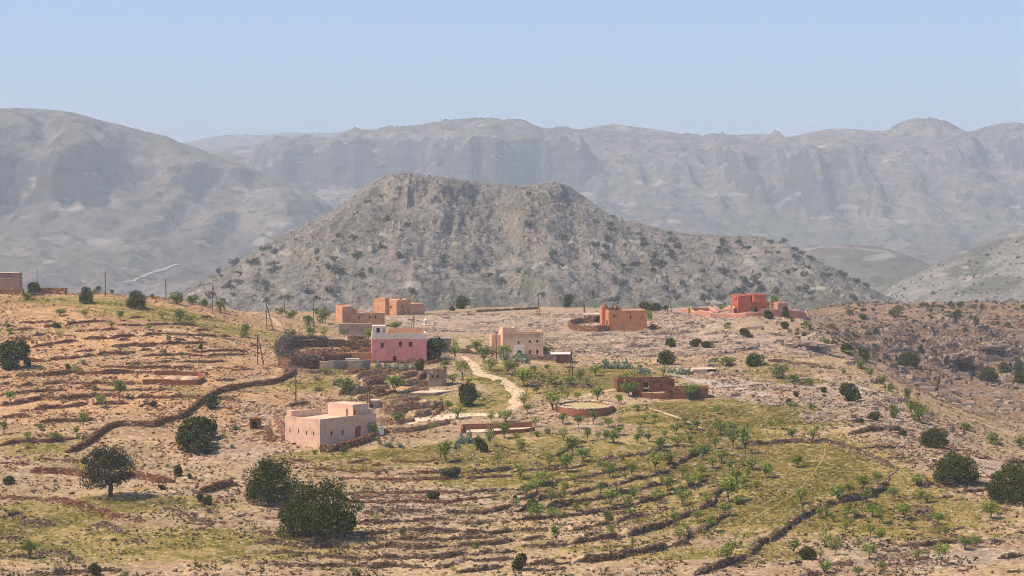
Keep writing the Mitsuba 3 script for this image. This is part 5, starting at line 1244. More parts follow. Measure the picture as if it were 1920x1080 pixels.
# --- the cream house with the white portal
h = House('cream_house', 942.5, 667, 8, 'cream-pink two-storey house with a white arched portal and a raised corner', 'house')
w, zt = h.F(1018.5, 666)[0], h.F(1000, 622)[1]
h.mass(0, w, 0, 8, -1.5, zt, .5)
xr = h.F(966, 660)[0]
h.mass(0, xr, .0, 4.5, zt - 1, h.F(950, 615)[1], .3)
h.mass(xr - .1, xr + .9, 0, .4, zt - .6, h.F(966, 619)[1], 0)
for a, b in ((1010, 1012), (1016.3, 1018.4)):
    h.mass(h.F(a, 630)[0], h.F(b, 630)[0], 0, .4, zt - .3, zt + .35, 0)
h.mass(-2.3, .1, 3.6, 7.5, -1.5, zt - .9, .3)
h.opening('front', (971, 640), (974, 645.5)); h.opening('front', (991.5, 637.5), (995.5, 643.5), frame='white_wash'); h.opening('front', (1005.5, 637), (1009.5, 643), frame='white_wash')
h.opening('front', (953.7, 647.5), (955.8, 652)); h.opening('front', (991.5, 656.5), (996, 664), look='green_shutter'); h.opening('front', (1005.5, 656), (1010, 664))
h.opening('front', (969, 657), (978.5, 669), 'door', look='dark_opening')
h.build('cream_plaster', .02)
x0, x1, zp = h.F(964, 660)[0], h.F(983, 660)[0], h.F(970, 647.5)[1]
dx0, dx1, dz = h.F(969, 660)[0], h.F(978.5, 660)[0], h.F(969, 657)[1]
arch = m3.CrossSection([[(dx0, -2), (dx1, -2), (dx1, dz - .5)] + [((dx0 + dx1) / 2 + (dx1 - dx0) / 2 * math.cos(t), dz - .5 + .6 * math.sin(t)) for t in np.linspace(0, math.pi, 12)] + [(dx0, dz - .5)]])
port = (m3.CrossSection([[(x0, -1.2), (x1, -1.2), (x1, zp), (x0, zp)]]) - arch).extrude(.22).rotate([90, 0, 0]).translate([0, .02, 0])
part(h.key, 'portal', (lambda q: (h.world(q[0]), q[1]))(marr(port)), 'white_wash', label='white-painted portal framing the dark arched door')
part(h.key, 'cornice', (lambda q: (h.world(q[0]), q[1]))(marr(mbox(-.06, w + .06, -.09, -.004, zt - .75, zt - .6))), 'mud_plaster')
g = House('stone_shed', 1047, 681, 6, 'low dark stone shed with a pale flat roof near the cream house', 'shed')
w = g.F(1072, 681)[0]
g.mass(0, w, 0, 4.2, -1.5, g.F(1050, 665)[1], .05)
g.build('dark_mud', .07)
part(g.key, 'roof', (lambda q: (g.world(q[0]), q[1]))(marr(mbox(-1.5, w + .1, -.1, 4.4, g.F(1050, 665)[1] + .004, g.F(1050, 665)[1] + .22))), 'white_wash')

# --- the brown mud house with the round yard
h = House('mud_house', 1141.5, 621, 9, 'brown mud-brick house with a rubble heap on its roof and a round yard', 'house')
w, zt = h.F(1213, 619)[0], h.F(1150, 582)[1]
h.mass(0, w, 0, 8.5, -1.5, zt, .3)
h.mass(-.9, .1, 5.2, 8.4, -1.5, zt + .9, 0)
h.mass(-.02, 1.0, 7.4, 8.45, zt - .5, zt + 1.6, 0)
h.opening('front', (1150.5, 590), (1153, 595)); h.opening('front', (1181, 592), (1183.7, 596.8)); h.opening('front', (1191.5, 605), (1193.5, 608), look='mud_plaster')
h.opening('left', (1131.5, 596), (1133.8, 610), 'hole'); h.opening('left', (1136.5, 600), (1139, 611.5), 'hole')
h.build('mud_plaster', .06)
rr = np.random.default_rng(3)
n = 70
c = np.c_[rr.uniform(.3, 4.5, n), rr.uniform(2.5, 6.5, n), zt - .3 + np.abs(rr.normal(.35, .35, n))]
part(h.key, 'rubble', jitter_boxes(h.world(c), rr.uniform(.35, .9, (n, 3)) * [1, .8, .6], rr.uniform(0, 6, n), rr), 'dark_mud', kind='stuff')
g = House('lean_to_shed', 1106, 606, 6, 'open lean-to shed with a pale roof at the back of the round yard', 'shed')
x0, x1, xe, zt = 0.0, g.F(1115, 606)[0], g.F(1128, 606)[0], g.F(1115, 591.5)[1]
g.mass(0, xe, 0, 5, -1.5, zt, 0)
g.opening('front', (1116, 592.8), (1124.5, 606), 'hole', deep=2.0)
g.build('mud_plaster', .06)
part(g.key, 'roof', (lambda q: (g.world(q[0]), q[1]))(marr(mbox(-1.2, xe + .2, -.4, 5.2, zt + .004, zt + .4).refine_to_length(.7))), 'roof_earth')
k = key_of('yard_wall')
yd = pxw([(1141, 621), (1120, 621.5), (1100, 621.8), (1085, 621), (1073, 618.5), (1068, 614), (1071, 610), (1085, 607), (1100, 606), (1114, 605.5)])
q, s = resample(yd, .4)
tt = np.gradient(q, axis=0); tt /= np.linalg.norm(tt, axis=1, keepdims=True) + 1e-9; nn = np.stack([-tt[:, 1], tt[:, 0]], 1)
core, stones = wall_meshes(q, s, nn, np.full(len(s), 1.6) + .12 * vfbm(s / 2, s * 0, 2, 18), 'f', np.random.default_rng(6))
part(k, 'core', core, 'dark_mud'); part(k, 'stones', stones, 'red_stone', kind='stuff')
tag(k, 'rounded dry stone yard wall curving out from the brown mud house', 'wall', kind='thing')

# --- the red house in its long compound
h = House('red_house', 1384, 591, 9, 'bright brick-red modern house with a terrace cut into its upper floor', 'house')
w, zt, zf = h.F(1443.5, 590)[0], h.F(1390, 553.5)[1], h.F(1415, 566)[1]
xa, xb, xc = h.F(1407, 570)[0], h.F(1417.5, 570)[0], h.F(1440, 570)[0]
h.mass(0, xa, 0, 8, -1, zt, .3)
h.mass(xa - .2, w, .8, 8.3, -1, zf, .25)
h.mass(xb, xc, 2.0, 8, zf - .5, h.F(1425, 552.5)[1], .25)
h.mass(xa - .2, xb + .2, 4.6, 8, zf - .5, h.F(1410, 554)[1], 0)
h.opening('front', (1408.5, 555.5), (1416.8, 565), 'hole', at=4.6)
h.opening('front', (1406.5, 577), (1411, 583.5), at=.8, look='grey_wood'); h.opening('front', (1414, 577), (1419.5, 583.5), at=.8)
h.opening('front', (1428.5, 575.5), (1434.5, 578.5), at=.8, look='window_wood')
for y, z in ((1378.3, 560), (1381.2, 560), (1378.3, 579), (1381.2, 579)):
    h.opening('left', (y - .7, z - 3), (y + .7, z + 4), frame='white_wash')
h.build('red_plaster', .01)
g = House('red_annex', 1458.5, 590, 6, 'plain dull red annex behind the bushes at the back of the red house', 'outbuilding')
g.mass(0, g.F(1477, 590)[0], 0, 5, -1, g.F(1460, 567.5)[1], .2); g.build('compound_plaster', .02)
k = key_of('compound_wall')
cw = [('wall', [(1295, 586.5), (1315, 591), (1333.5, 595.5)], 1.35), ('wall', [(1333.5, 595.5), (1370, 595), (1400, 594), (1428, 593)], 1.2), ('wall', [(1428, 593), (1450, 593.5), (1475, 594.5), (1498, 596.5), (1510, 599)], 2.1), ('wall', [(1296, 586), (1330, 585), (1375, 585)], 1.5),
      ('wall', [(1279, 585.5), (1289.5, 586)], 1.2), ('wall', [(1374, 587), (1376, 592)], 2.2), ('wall', [(1510, 599), (1511.5, 594)], 1.7)]
for i, (nme, pts, hh) in enumerate(cw):
    part(k, nme, strip_wall(pxw(pts), hh, .35, .05, 40 + i), 'compound_plaster')
    part(k, 'coping', strip_wall(pxw(pts), hh + .1, .42, .02, 40 + i, sink=-hh + .0), 'peach_plaster')
tag(k, 'long low rose-coloured compound wall around the brick-red house', 'wall', kind='thing')
k = key_of('gate')
for x in (1289.6, 1294.8):
    p0 = hit(x, 588.5)[0]
    part(k, 'post', trimesh.creation.box([.5, .5, 2.5], trimesh.transformations.translation_matrix(p0 + [0, 0, 1.0])), 'yellow_post')
    part(k, 'post', trimesh.creation.box([.62, .62, .12], trimesh.transformations.translation_matrix(p0 + [0, 0, 2.31])), 'white_wash', label='pale cap of the yellow gate post')
a, b = hit(1290.5, 588.5)[0], hit(1294, 588.5)[0]
part(k, 'leaf', trimesh.creation.box([abs(b[0] - a[0]) + .3, .06, 1.9], trimesh.transformations.translation_matrix((a + b) / 2 + [0, 0, .95])), 'green_shutter')
tag(k, 'dark gate between two yellow posts in the compound wall of the red house', 'gate', kind='thing')

# --- the roofless red mud ruin
h = House('mud_ruin', 1203, 735, 4, 'roofless dark red mud-brick ruin with a doorway, back block of two', 'ruin')
w, zt = h.F(1265, 735)[0], h.F(1240, 711)[1]
xd0, xd1 = h.F(1206, 735)[0], h.F(1217, 735)[0]
h.mass(-5.2, w, 0, 5.5, -1.5, zt, 1.9, .4)
h.opening('front', (1206, 718), (1216.5, 735), 'hole', deep=.9)
h.opening('front', (1239, 721), (1242, 727))
h.build('dark_mud', .12, .5)
g = House('mud_ruin', 1246, 749.5, -4, 'lower dark red mud block with a pale end pillar, in front of the roofless ruin', 'ruin')
w = g.F(1328, 750)[0]
g.mass(2.0, w, 0, 4.5, -1.8, g.F(1300, 727)[1], .5, .4)
g.mass(0, 1.1, 0, .9, -1, g.F(1250, 726)[1], 0)
g.mass(.9, 2.2, .25, .7, -1, g.F(1250, 733)[1], 0)
g.build('dark_mud', .1, .5)
k = key_of('mud_wall')
put(k, strip_wall(pxw([(1186, 741), (1200, 744), (1209, 746), (1246, 748)]), 1.15, .5, .2, 71), 'dark_mud')
tag(k, 'crumbling low mud wall joining the two blocks of the red ruin', 'wall', kind='thing')

# --- the brick-red house on the left crest
h = House('brick_house', -22, 549, 2, 'dark brick-red house with a pillared roof loggia at the left edge of the crest', 'house')
w, zt, zl = h.F(36.5, 549)[0], h.F(10, 511)[1], h.F(10, 521.5)[1]
xl = h.F(20, 549)[0]
h.mass(0, w, 0, 7, -1.2, zl, .1)
h.mass(xl, w, .0, 7, -1.2, zt - .25, .2)
h.mass(0, xl, 3.2, 7, zl - .3, zt - .25, 0)
for x in (3, 7, 12, 15.5):
    a = h.F(x, 530)[0]
    h.mass(a, a + .28, .05, .35, zl - .2, zt - .25, 0)
h.build('brick_mud', .03)
part(h.key, 'roof', (lambda q: (h.world(q[0]), q[1]))(marr(mbox(-.1, w - .5, -.25, 7.1, zt - .24, zt).refine_to_length(.8))), 'roof_earth')
part(h.key, 'balcony', (lambda q: (h.world(q[0]), q[1]))(marr(mbox(-.1, xl + .5, -.3, -.003, zl - .16, zl + .02))), 'peach_plaster')
for nme, pts, hh, lab in (('dry_stone_wall', [(-20, 552), (20, 551.5), (44, 551.5)], 1.4, 'rough red stone wall directly below the brick-red house'), ('dry_stone_wall', [(72, 551), (100, 551), (124, 551)], 1.5, 'dark stone wall beyond the shrubs beside the brick-red house')):
    k = key_of(nme)
    q, s = resample(pxw(pts), .4)
    tt = np.gradient(q, axis=0); tt /= np.linalg.norm(tt, axis=1, keepdims=True); nn = np.stack([-tt[:, 1], tt[:, 0]], 1)
    core, stones = wall_meshes(q, s, nn, np.full(len(s), hh), 'f', np.random.default_rng(len(lab)))
    part(k, 'core', core, 'dark_mud'); part(k, 'stones', stones, 'red_stone', kind='stuff')
    tag(k, lab, 'wall', kind='thing')

# --- small stone buildings of the old yards
h = House('stone_hut', 803, 726.5, 6, 'small brown stone hut with two little windows and loose rubble on its roof', 'hut')
w, zt = h.F(838, 726)[0], h.F(810, 699)[1]
pr = Manifold.hull(m3.Manifold.batch_boolean([mbox(0, w - 1.2, 0, 4, -1, zt), mbox(w - 1.3, w, 1.1, 4.6, -1, zt)], m3.OpType.Add))
h.add.append(pr)
h.opening('front', (809, 703), (812, 708.5), look='window_wood'); h.opening('front', (818, 703), (823, 709))
h.build('grey_render', .06, .4)
n = 110
c = np.c_[rr.uniform(-.1, w, n), rr.uniform(.1, 4.2, n), zt + np.abs(rr.normal(.1, .2, n))]
part(h.key, 'rubble', jitter_boxes(h.world(c), rr.uniform(.25, .7, (n, 3)) * [1, .8, .6], rr.uniform(0, 6, n), rr), 'grey_stone', kind='stuff')
h = House('stone_shed', 692, 767, 4, 'small stone shed with a black doorway behind the peach house', 'shed')
w, zt = h.F(714, 767)[0], h.F(700, 751)[1]
h.mass(0, w, 0, 4, -1.2, zt, .1)
h.opening('front', (695, 757), (699, 767), 'hole', deep=.6)
h.build('grey_render', .07, .4)
h = House('stone_platform', 768, 743, 3, 'flat stone platform with a smooth pale earth top below the stone hut', 'platform')
w, zt = h.F(816, 743)[0], h.F(780, 737.5)[1]
pl = m3.CrossSection([[(0, 0), (w, 0), (w + 4.2, 5.2), (w - .5, 7.5), (3.5, 7.5)]]).extrude(zt + 1.6).translate([0, 0, -1.6])
v, f = marr(pl.refine_to_length(.6)); P = h.world(v)
part(h.key, 'wall', (P + .06 * np.stack([mk_noise(P, 3), mk_noise(P, 4), mk_noise(P, 5) * .3], 1), f), 'grey_render')
top = m3.CrossSection([[(.1, .1), (w - .1, .1), (w + 4, 5.2), (w - .6, 7.4), (3.5, 7.4)]]).extrude(.12).translate([0, 0, zt + .01])
part(h.key, 'top', (lambda q: (h.world(q[0]), q[1]))(marr(top)), 'roof_earth')
h = House('stone_house', 801, 655, 10, 'squat grey stone house with a pale roof edge, behind the pink house trees', 'house')
w, zt = h.F(845.5, 655)[0], h.F(820, 635)[1]
h.mass(0, w, 0, 5, -1.5, zt, .15); h.build('grey_render', .07)
part(h.key, 'coping', (lambda q: (h.world(q[0]), q[1]))(marr(mbox(-.1, w + .1, -.12, .5, zt + .004, zt + .25).refine_to_length(.6))), 'white_wash')
h = House('cistern_hut', 469, 805, 12, 'tiny stone cistern hut with a dark mouth beside the peach house', 'hut')
w, zt = h.F(490, 805)[0], h.F(475, 786.5)[1]
h.mass(0, w, 0, 2.6, -1, zt, 0)
h.opening('front', (473.5, 791), (482, 804), 'hole', deep=1.0); h.build('brick_mud', .1, .35)
part(h.key, 'roof', (lambda q: (h.world(q[0]), q[1]))(marr(mbox(-.25, w + .25, -.3, 2.8, zt + .003, zt + .22).refine_to_length(.4))), 'red_stone')
h = House('cistern', 1327, 699.5, 14, 'low covered cistern with a pale top and a dark end beside the grey lane', 'cistern')
h.mass(-3.5, h.F(1345, 699)[0], 0, 4.5, -1, h.F(1330, 692)[1], 0); h.opening('front', (1326, 693.5), (1343, 699), 'hole', deep=.7); h.build('roof_earth', .05)
# the domed well
p0 = hit(798, 611)[0]
k = key_of('domed_well')
prof = [(0, 2.25), (.25, 2.2), (.45, 2.05), (.55, 1.85), (.72, 1.8), (.72, 1.65), (.55, 1.6), (.55, .55), (.95, .5), (.95, -.4)]
rev = Manifold.revolve(m3.CrossSection([[(0.0, -.4)] + prof[::-1]]), 28)
v, f = marr(rev); part(k, 'shaft', (v + p0, f), 'white_wash', smooth=35)
part(k, 'plinth', trimesh.creation.box([3.4, 2.4, .9], trimesh.transformations.translation_matrix(p0 + [.7, 0.2, -.1])), 'peach_plaster')
part(k, 'opening', trimesh.creation.box([.5, .1, .8], trimesh.transformations.translation_matrix(p0 + [0, -.53, 1.05])), 'grey_wood')
tag(k, 'small white domed well on a pink plinth on the flat behind the pink house', 'well', kind='thing')

# --- the thorn-topped yard beside the pink house
k = key_of('yard')
for pts, hh, sd_ in (([(527, 668), (524.5, 676), (529, 686), (545, 690), (566, 690.5), (590, 690)], 2.2, 1), ([(527, 668), (535, 655), (560, 650), (600, 650), (650, 651), (696, 652)], 1.8, 2)):
    q, s = resample(pxw(pts), .4)
    tt = np.gradient(q, axis=0); tt /= np.linalg.norm(tt, axis=1, keepdims=True) + 1e-9; nn = np.stack([-tt[:, 1], tt[:, 0]], 1)
    core, stones = wall_meshes(q, s, nn, hh * (.85 + .35 * vnoise(s / 1.8, s * 0, 20 + sd_)), 'f', np.random.default_rng(50 + sd_))
    part(k, 'wall', core, 'brick_mud'); part(k, 'stones', stones, 'red_stone', kind='stuff')
Y = [('wall', [(592, 690), (592, 680), (594, 674)], 2.0, .4, 'dark_mud'), ('wall', [(607, 683), (640, 682), (660, 681)], 2.1, .45, 'dark_mud'), ('wall', [(632, 681), (660, 681), (697, 681)], 2.5, .6, 'mud_plaster'), ('wall', [(640, 668), (655, 667), (668, 667)], .8, 1.5, 'mud_plaster'),
     ('wall', [(600, 672), (625, 671), (650, 672)], 1.0, .5, 'brick_mud'), ('wall', [(655, 660), (675, 659), (696, 660)], 1.2, .5, 'brick_mud')]
for i, (nme, pts, hh, t, mat) in enumerate(Y):
    part(k, nme, strip_wall(pxw(pts), hh, t, .18, 80 + i), mat)
for a, b in ((646, 653), (661, 668)):
    q = pxw([(a, 682), (b, 682)])
    part(k, 'opening', strip_wall(q - [0, .35], 1.5, .1, .02, 90), 'dark_opening')
yq = hit([575, 600, 630, 660, 685, 610], [668, 664, 662, 660, 662, 674])
c = yq[rr.integers(0, 6, 420), :2] + rr.normal(0, 1, (420, 2)) * [2.2, 2.6]
s = rr.uniform(.2, .75, 420)
part(k, 'rubble', jitter_boxes(np.c_[c, ground(*c.T) + s * .3 + np.abs(rr.normal(0, .3, 420))], np.c_[s * 1.3, s, s * .7], rr.uniform(0, 6, 420), rr), 'red_stone', kind='stuff')
tag(k, 'ruined mud-walled yard beside the pink house, its walls partly crumbled', 'yard', kind='thing')
k = key_of('garden_wall')
gw = pxw([(600, 692), (625, 691.5), (650, 691), (680, 690.5), (694, 690)])
part(k, 'wall', strip_wall(gw, 1.75, .35, .02, 95), 'grey_render'); part(k, 'coping', strip_wall(gw, 1.9, .45, .02, 96, sink=-1.76), 'concrete')
tag(k, 'straight grey rendered garden wall in front of the ruined yard', 'wall', kind='thing')
p0 = hit(660, 688)[0]
loose('flat_slab', mbox(-1.6, 1.6, -.9, .9, 1.75, 1.95).rotate([2, 1, 4]).translate(p0.tolist()) + mbox(-1.4, 1.4, -.7, .7, -.3, 1.76).rotate([0, 0, 4]).translate(p0.tolist()), 'concrete', 'pale grey slab-roofed bin behind the grey garden wall', 'shelter')
n = 7000
bp, bs = resample(pxw([(600, 690), (590, 689.5), (566, 690), (545, 689.5), (529, 685), (525, 676), (528, 668), (536, 656), (556, 651), (585, 650.5), (612, 650.5)]), .3)
u = rr.uniform(0, bs[-1], n)
bw = np.interp(u / bs[-1], [0, .12, .3, .55, .75, 1], [.5, .8, 1.2, 1.7, .9, .35])
c = np.c_[np.interp(u, bs, bp[:, 0]), np.interp(u, bs, bp[:, 1])] + rr.normal(0, .45, (n, 2)) * bw[:, None]
c = np.c_[c, ground(*np.c_[np.interp(u, bs, bp[:, 0]), np.interp(u, bs, bp[:, 1])].T) + 2.05 + np.abs(rr.normal(0, .6, n)) * bw]
d = rr.normal(size=(n, 3)); d /= np.linalg.norm(d, axis=1, keepdims=True)
sd = np.cross(d, rr.normal(size=(n, 3))); sd /= np.linalg.norm(sd, axis=1, keepdims=True)
L = rr.uniform(.35, .9, (n, 1))
V = np.stack([c - sd * .09, c + sd * .09, c + d * L], 1).reshape(-1, 3)
k = key_of('thorn_brush')
put(k, (V, np.arange(3 * n).reshape(-1, 3)), 'grey_twig')
tag(k, 'grey dead thorn brush heaped along the top of the ruined yard wall', 'brush', kind='thing')

# --- walled basins and platforms among the fields
k = key_of('oval_enclosure')
c0 = hit(1097, 771)[0]
ang = np.linspace(0, 2 * np.pi, 60)
el = np.c_[c0[0] + 5.6 * np.cos(ang), c0[1] + 2 + 8.0 * np.sin(ang)]
zt = float(ground(el[:, 0], el[:, 1]).max()) + .15
part(k, 'wall', strip_wall(el, 0, .7, .1, 31, level=zt, sink=.5), 'brick_mud')
inn = np.vstack([[c0[0], c0[1] + 2]] + [np.c_[c0[0] + 5.4 * r_ * np.cos(ang[:-1]), c0[1] + 2 + 7.8 * r_ * np.sin(ang[:-1])] for r_ in (.35, .7, 1)])
zi = zt - .35 + .12 * vfbm(inn[:, 0], inn[:, 1], 3, 6)
F = [[0, 1 + i, 1 + (i + 1) % 59] for i in range(59)]
for r_ in range(2):
    for i in range(59):
        a, b = 1 + r_ * 59 + i, 1 + r_ * 59 + (i + 1) % 59
        F += [[a, a + 59, b + 59], [a, b + 59, b]]
part(k, 'floor', (np.c_[inn, zi], np.array(F)), 'threshing')
m_ = 160
aa = rr.uniform(0, 6.28, m_)
part(k, 'rim', jitter_boxes(np.c_[c0[0] + (5.6 + rr.uniform(-.3, .3, m_)) * np.cos(aa), c0[1] + 2 + (8 + rr.uniform(-.3, .3, m_)) * np.sin(aa), zt + rr.uniform(0, .12, m_)], rr.uniform(.3, .7, (m_, 3)) * [1, .8, .4], aa + 1.57, rr), 'pale_track', kind='stuff')
tag(k, 'oval raised stone enclosure with a pale rim and grassy floor amid fields', 'enclosure', kind='thing')
k = key_of('walled_basin')
bb = pxw([(866, 813), (866, 806), (900, 805), (945, 803), (998, 801), (1002, 808), (965, 812), (925, 815), (866, 813)])
bb2 = pxw([(874, 812), (880, 807), (940, 804.5), (996, 802.5), (998, 807), (950, 811)])
part(k, 'wall', strip_wall(bb[1:5], 1.1, .5, .08, 51), 'brick_mud'); part(k, 'wall', strip_wall(bb[5:8], .7, .5, .08, 52), 'brick_mud'); part(k, 'wall', strip_wall(bb[:2], 1.0, .5, .08, 53), 'brick_mud')
ctr = bb2.mean(0)
part(k, 'floor', (np.c_[np.vstack([ctr, bb2]), ground(*np.vstack([ctr, bb2]).T) + .16], np.array([[0, i, i % 6 + 1] for i in range(1, 7)])), 'pale_track')
tag(k, 'low rectangular walled basin with a pale floor, beside the prickly pears', 'basin', kind='thing')
k = key_of('walled_pit')
pw = pxw([(268, 721), (300, 720.5), (340, 722), (368, 722), (382, 716), (372, 705), (330, 703), (290, 703)])
part(k, 'wall', strip_wall(pw[:4], 1.1, .45, .1, 57), 'brick_mud'); part(k, 'wall', strip_wall(pw[3:6], 1.1, .45, .1, 58), 'brick_mud'); part(k, 'wall', strip_wall(pw[5:], .9, .45, .1, 59), 'brick_mud')
for x in (322, 354):
    p0 = hit(x, 714)[0]
    dm = trimesh.creation.icosphere(subdivisions=3)
    v = np.array(dm.vertices) * [2.0, 2.3, 1.05]; v[:, 2] += .25 * mk_noise(v, 4)
    part(k, 'mound', (v + p0, np.array(dm.faces)), 'track', smooth=True)
tag(k, 'sunken walled pit with two pale earth mounds on the terraced slope', 'pit', kind='thing')


# --- rock overhangs: the cave in the far cliff and the dark ledge at the gully's edge
def overhang(px, py, w, h, d, label):
    c = hit(px, py)[0]
    k = key_of('rock_overhang')
    g_ = np.random.default_rng(int(px))
    def block(name, x, y, z, sx, sy, sz):
        m = mbox(-sx / 2, sx / 2, -sy / 2, sy / 2, -sz / 2, sz / 2).refine_to_length(.8)
        v, f = marr(m)
        v = v * (1 + .0 * v)
        v = v + c + [x, y, z]
        v = v + np.stack([mk_noise(v / 2.2, 11), mk_noise(v / 2.2, 12), mk_noise(v / 1.6, 13)], 1) * min(1.1, .26 * h)
        part(k, name, (v, f), 'rock_stone' if px < 1600 else 'gorge_stone')
    for i in range(5):
        t = i / 4 - .5
        block('slab', w * 1.5 * t, d * (.45 + .15 * g_.normal()), h * (.95 + .12 * g_.normal()), w * g_.uniform(.5, .75), d * g_.uniform(.9, 1.3), h * g_.uniform(.28, .5))
    for x_, sc in ((-.62, 1), (.66, .9)):
        for i in range(3):
            block('boulder', w * (x_ + .1 * g_.normal()), d * (.25 + .3 * i / 2), h * (.12 + .27 * i), w * g_.uniform(.3, .42), d * g_.uniform(.5, .8), h * .4 * sc)
    block('back', 0, d * 1.15, h * .4, w * 1.2, d * .4, h * 1.2)
    tag(k, label, 'rock', kind='thing')


overhang(1806, 702, 4.6, 4.4, 4.5, 'rock overhang with a dark cave mouth at the foot of the far cliff')
overhang(1517, 658, 6.0, 1.7, 2.5, 'broad dark rock ledge overhanging the edge of the gully')
overhang(1862, 664, 5.0, 1.9, 3.0, 'shadowed rock shelf high in the far cliff near the right edge')

# ------------------------------------------------------------------ poles and lines
matte('pole_wood', lambda p, n, uv: mix((0.15, 0.105, 0.08), (0.09, 0.065, 0.052), noise(p.x / .1, p.y / .1, p.z / .8)))
matte('porcelain', (0.55, 0.55, 0.52))
matte('wire', (0.12, 0.12, 0.12))
POLES = [  # (crop, foot, second foot or None, top, label)
 (C1, (285, 172), (305, 172), (277, 10), 'double-legged pole rising behind the shrubs by the brick-red house'),
 (C1, (790, 225), None, (790, 40), 'single thin pole on the left crest between two shrubs'),
 (C1, (1246, 250), None, (1241, 92), 'single thin pole at the end of the left crest, beside the row of green shrubs'),
 (C1, (1592, 332), (1638, 367), (1594, 142), 'leaning double-legged pole just below the left crest'),
 (C2, (82, 472), (140, 477), (75, 270), 'A-shaped double pole beside the pale track on the saddle'),
 (C2, (13, 737), (60, 735), (11, 508), 'A-shaped double pole on the terraces left of the thorn-topped yard'),
 (C2, (213, 345), None, (213, 240), 'short far pole over the shrubs behind the saddle'), (C2, (432, 432), None, (432, 232), 'single pole among the shrubs left of the small orange house'),
 (C2, (299, 1000), None, (298, 752), 'tall dark single pole beside the end of the winding stone wall'),
 (C2, (836, 1078), (860, 1078), (840, 842), 'double pole behind the upper room of the peach house'),
 (C2, (1080, 362), (1104, 387), (1080, 222), 'double pole in front of the far orange house'), (C2, (1156, 478), (1182, 478), (1186, 356), 'leaning double pole on the flat beside the domed well'),
 (C2, (1803, 690), None, (1800, 490), 'single pole standing in the shrubs before the cream house'), (C2, (1128, 260), None, (1128, 222), 'thin little mast on the roof line of the far orange house'),
 (C3, (194, 372), (210, 374), (196, 222), 'double pole on the open flat behind the cream house'), (C3, (545, 400), (558, 396), (535, 255), 'leaning double pole behind the round walled yard'),
 (C3, (1163, 355), (1196, 350), (1184, 197), 'double pole with a curved top on the way to the red house'), (C3, (427, 838), (457, 838), (445, 622), 'A-shaped double pole on the grass right of the cream house'),
]
TOPS = []
for i, (src, a, b, t, lab) in enumerate(POLES):
    (ax, ay), (tx, ty) = crop(*src, [a, t])
    pa = hit(ax, ay)[0]
    k = key_of('utility_pole')
    top = at_depth(tx, ty, pa[1])
    if b is None:
        part(k, 'shaft', tube([pa - [0, 0, .5], (pa + top) / 2, top], [.15, .13, .10], 8), 'pole_wood', smooth=40)
    else:
        bx, by = crop(*src, [b])[0]
        pb = hit(bx, by)[0]
        if abs(pb[1] - pa[1]) > 3:
            pb[1] = pa[1] - .8 * np.sign(pa[1] - pb[1]) * 2; pb[2] = ground([pb[0]], [pb[1]])[0]
        part(k, 'leg', tube([pa - [0, 0, .5], (pa + top) / 2, top], [.14, .125, .10], 8), 'pole_wood', smooth=40)
        part(k, 'leg', tube([pb - [0, 0, .5], (pb + top) / 2 + [0, .05, 0], top + [0, .12, -.05]], [.14, .125, .10], 8), 'pole_wood', smooth=40)
        m1, m2 = pa * .45 + top * .55, pb * .45 + top * .55
        part(k, 'brace', tube([m1, (m1 + m2) / 2, m2], .05, 6), 'pole_wood')
    for j in range(3):
        q = top - [0, 0, .18 + .28 * j]
        v, f = join(tube([q, q + [.16 * (-1) ** j, -.05, 0], q + [.16 * (-1) ** j, -.05, .12]], .02, 5))
        part(k, 'bracket', (v, f), 'pole_wood')
        part(k, 'insulator', trimesh.creation.cylinder(.05, .14, sections=8, transform=trimesh.transformations.translation_matrix(q + [.16 * (-1) ** j, -.05, .17])), 'porcelain', smooth=True)
    tag(k, lab, 'pole', kind='thing')
    TOPS.append(top)
for a, b in ((0, 1), (1, 2), (2, 3), (3, 4), (5, 8), (8, 9), (7, 10), (11, 14), (14, 15), (15, 16), (12, 17), (4, 7), (10, 14)):
    p, q = TOPS[a], TOPS[b]
    s = np.linspace(0, 1, 15)[:, None]
    V = []
    for o in (0, -.28):
        c = p * (1 - s) + q * s + [0, 0, .1 + o]
        c[:, 2] -= (4 * s[:, 0] * (1 - s[:, 0])) * np.linalg.norm(q - p) * .022
        V.append(tube(c, .028, 4))
    k = key_of('power_line')
    put(k, join(*V), 'wire')
    _l = lambda i: POLES[i][4].split(' ', 1)[1]
    tag(k, ('thin sagging wires from the ' + {0: 'pole by the brick-red house', 1: 'single crest pole', 2: 'pole at the crest end', 3: 'leaning crest pole', 5: 'A-shaped terrace pole', 8: 'tall dark single pole', 7: 'pole by the small orange house', 11: 'pole beside the domed well', 14: 'pole on the open flat',
        15: 'leaning pole behind the round yard', 12: 'pole before the cream house', 4: 'A-shaped saddle pole', 10: 'pole by the far orange house'}[a] + ' to the next pole'), 'wire', kind='thing')

# ------------------------------------------------------------------ loose stones, tufts and scrub
_g = np.random.default_rng(2024)


def scatter(n, d0, d1, weight, power=1.0, half=0.30):
    """n random places on the land between two distances, thinned by weight(x, y, grass, rock)."""
    u = _g.random(n * 6)
    y = np.exp(np.log(d0) + u * (np.log(d1) - np.log(d0)))
    x = _g.uniform(-half, half, n * 6) * y
    gm, rm = ground(x, y, _gm), ground(x, y, _rm)
    keep = _g.random(n * 6) < weight(x, y, gm, rm)
    x, y = x[keep][:n], y[keep][:n]
    return x, y, ground(x, y)


def clump(x, y, s=5.0, seed=0):
    return vnoise(x / s, y / s, seed) * .6 + vnoise(x / (s * .3), y / (s * .3), seed + 1) * .4


def stuff(name, mesh, mat, label, smooth=False):
    k = key_of(name)
    put(k, mesh, mat, smooth)
    tag(k, label, kind='stuff')


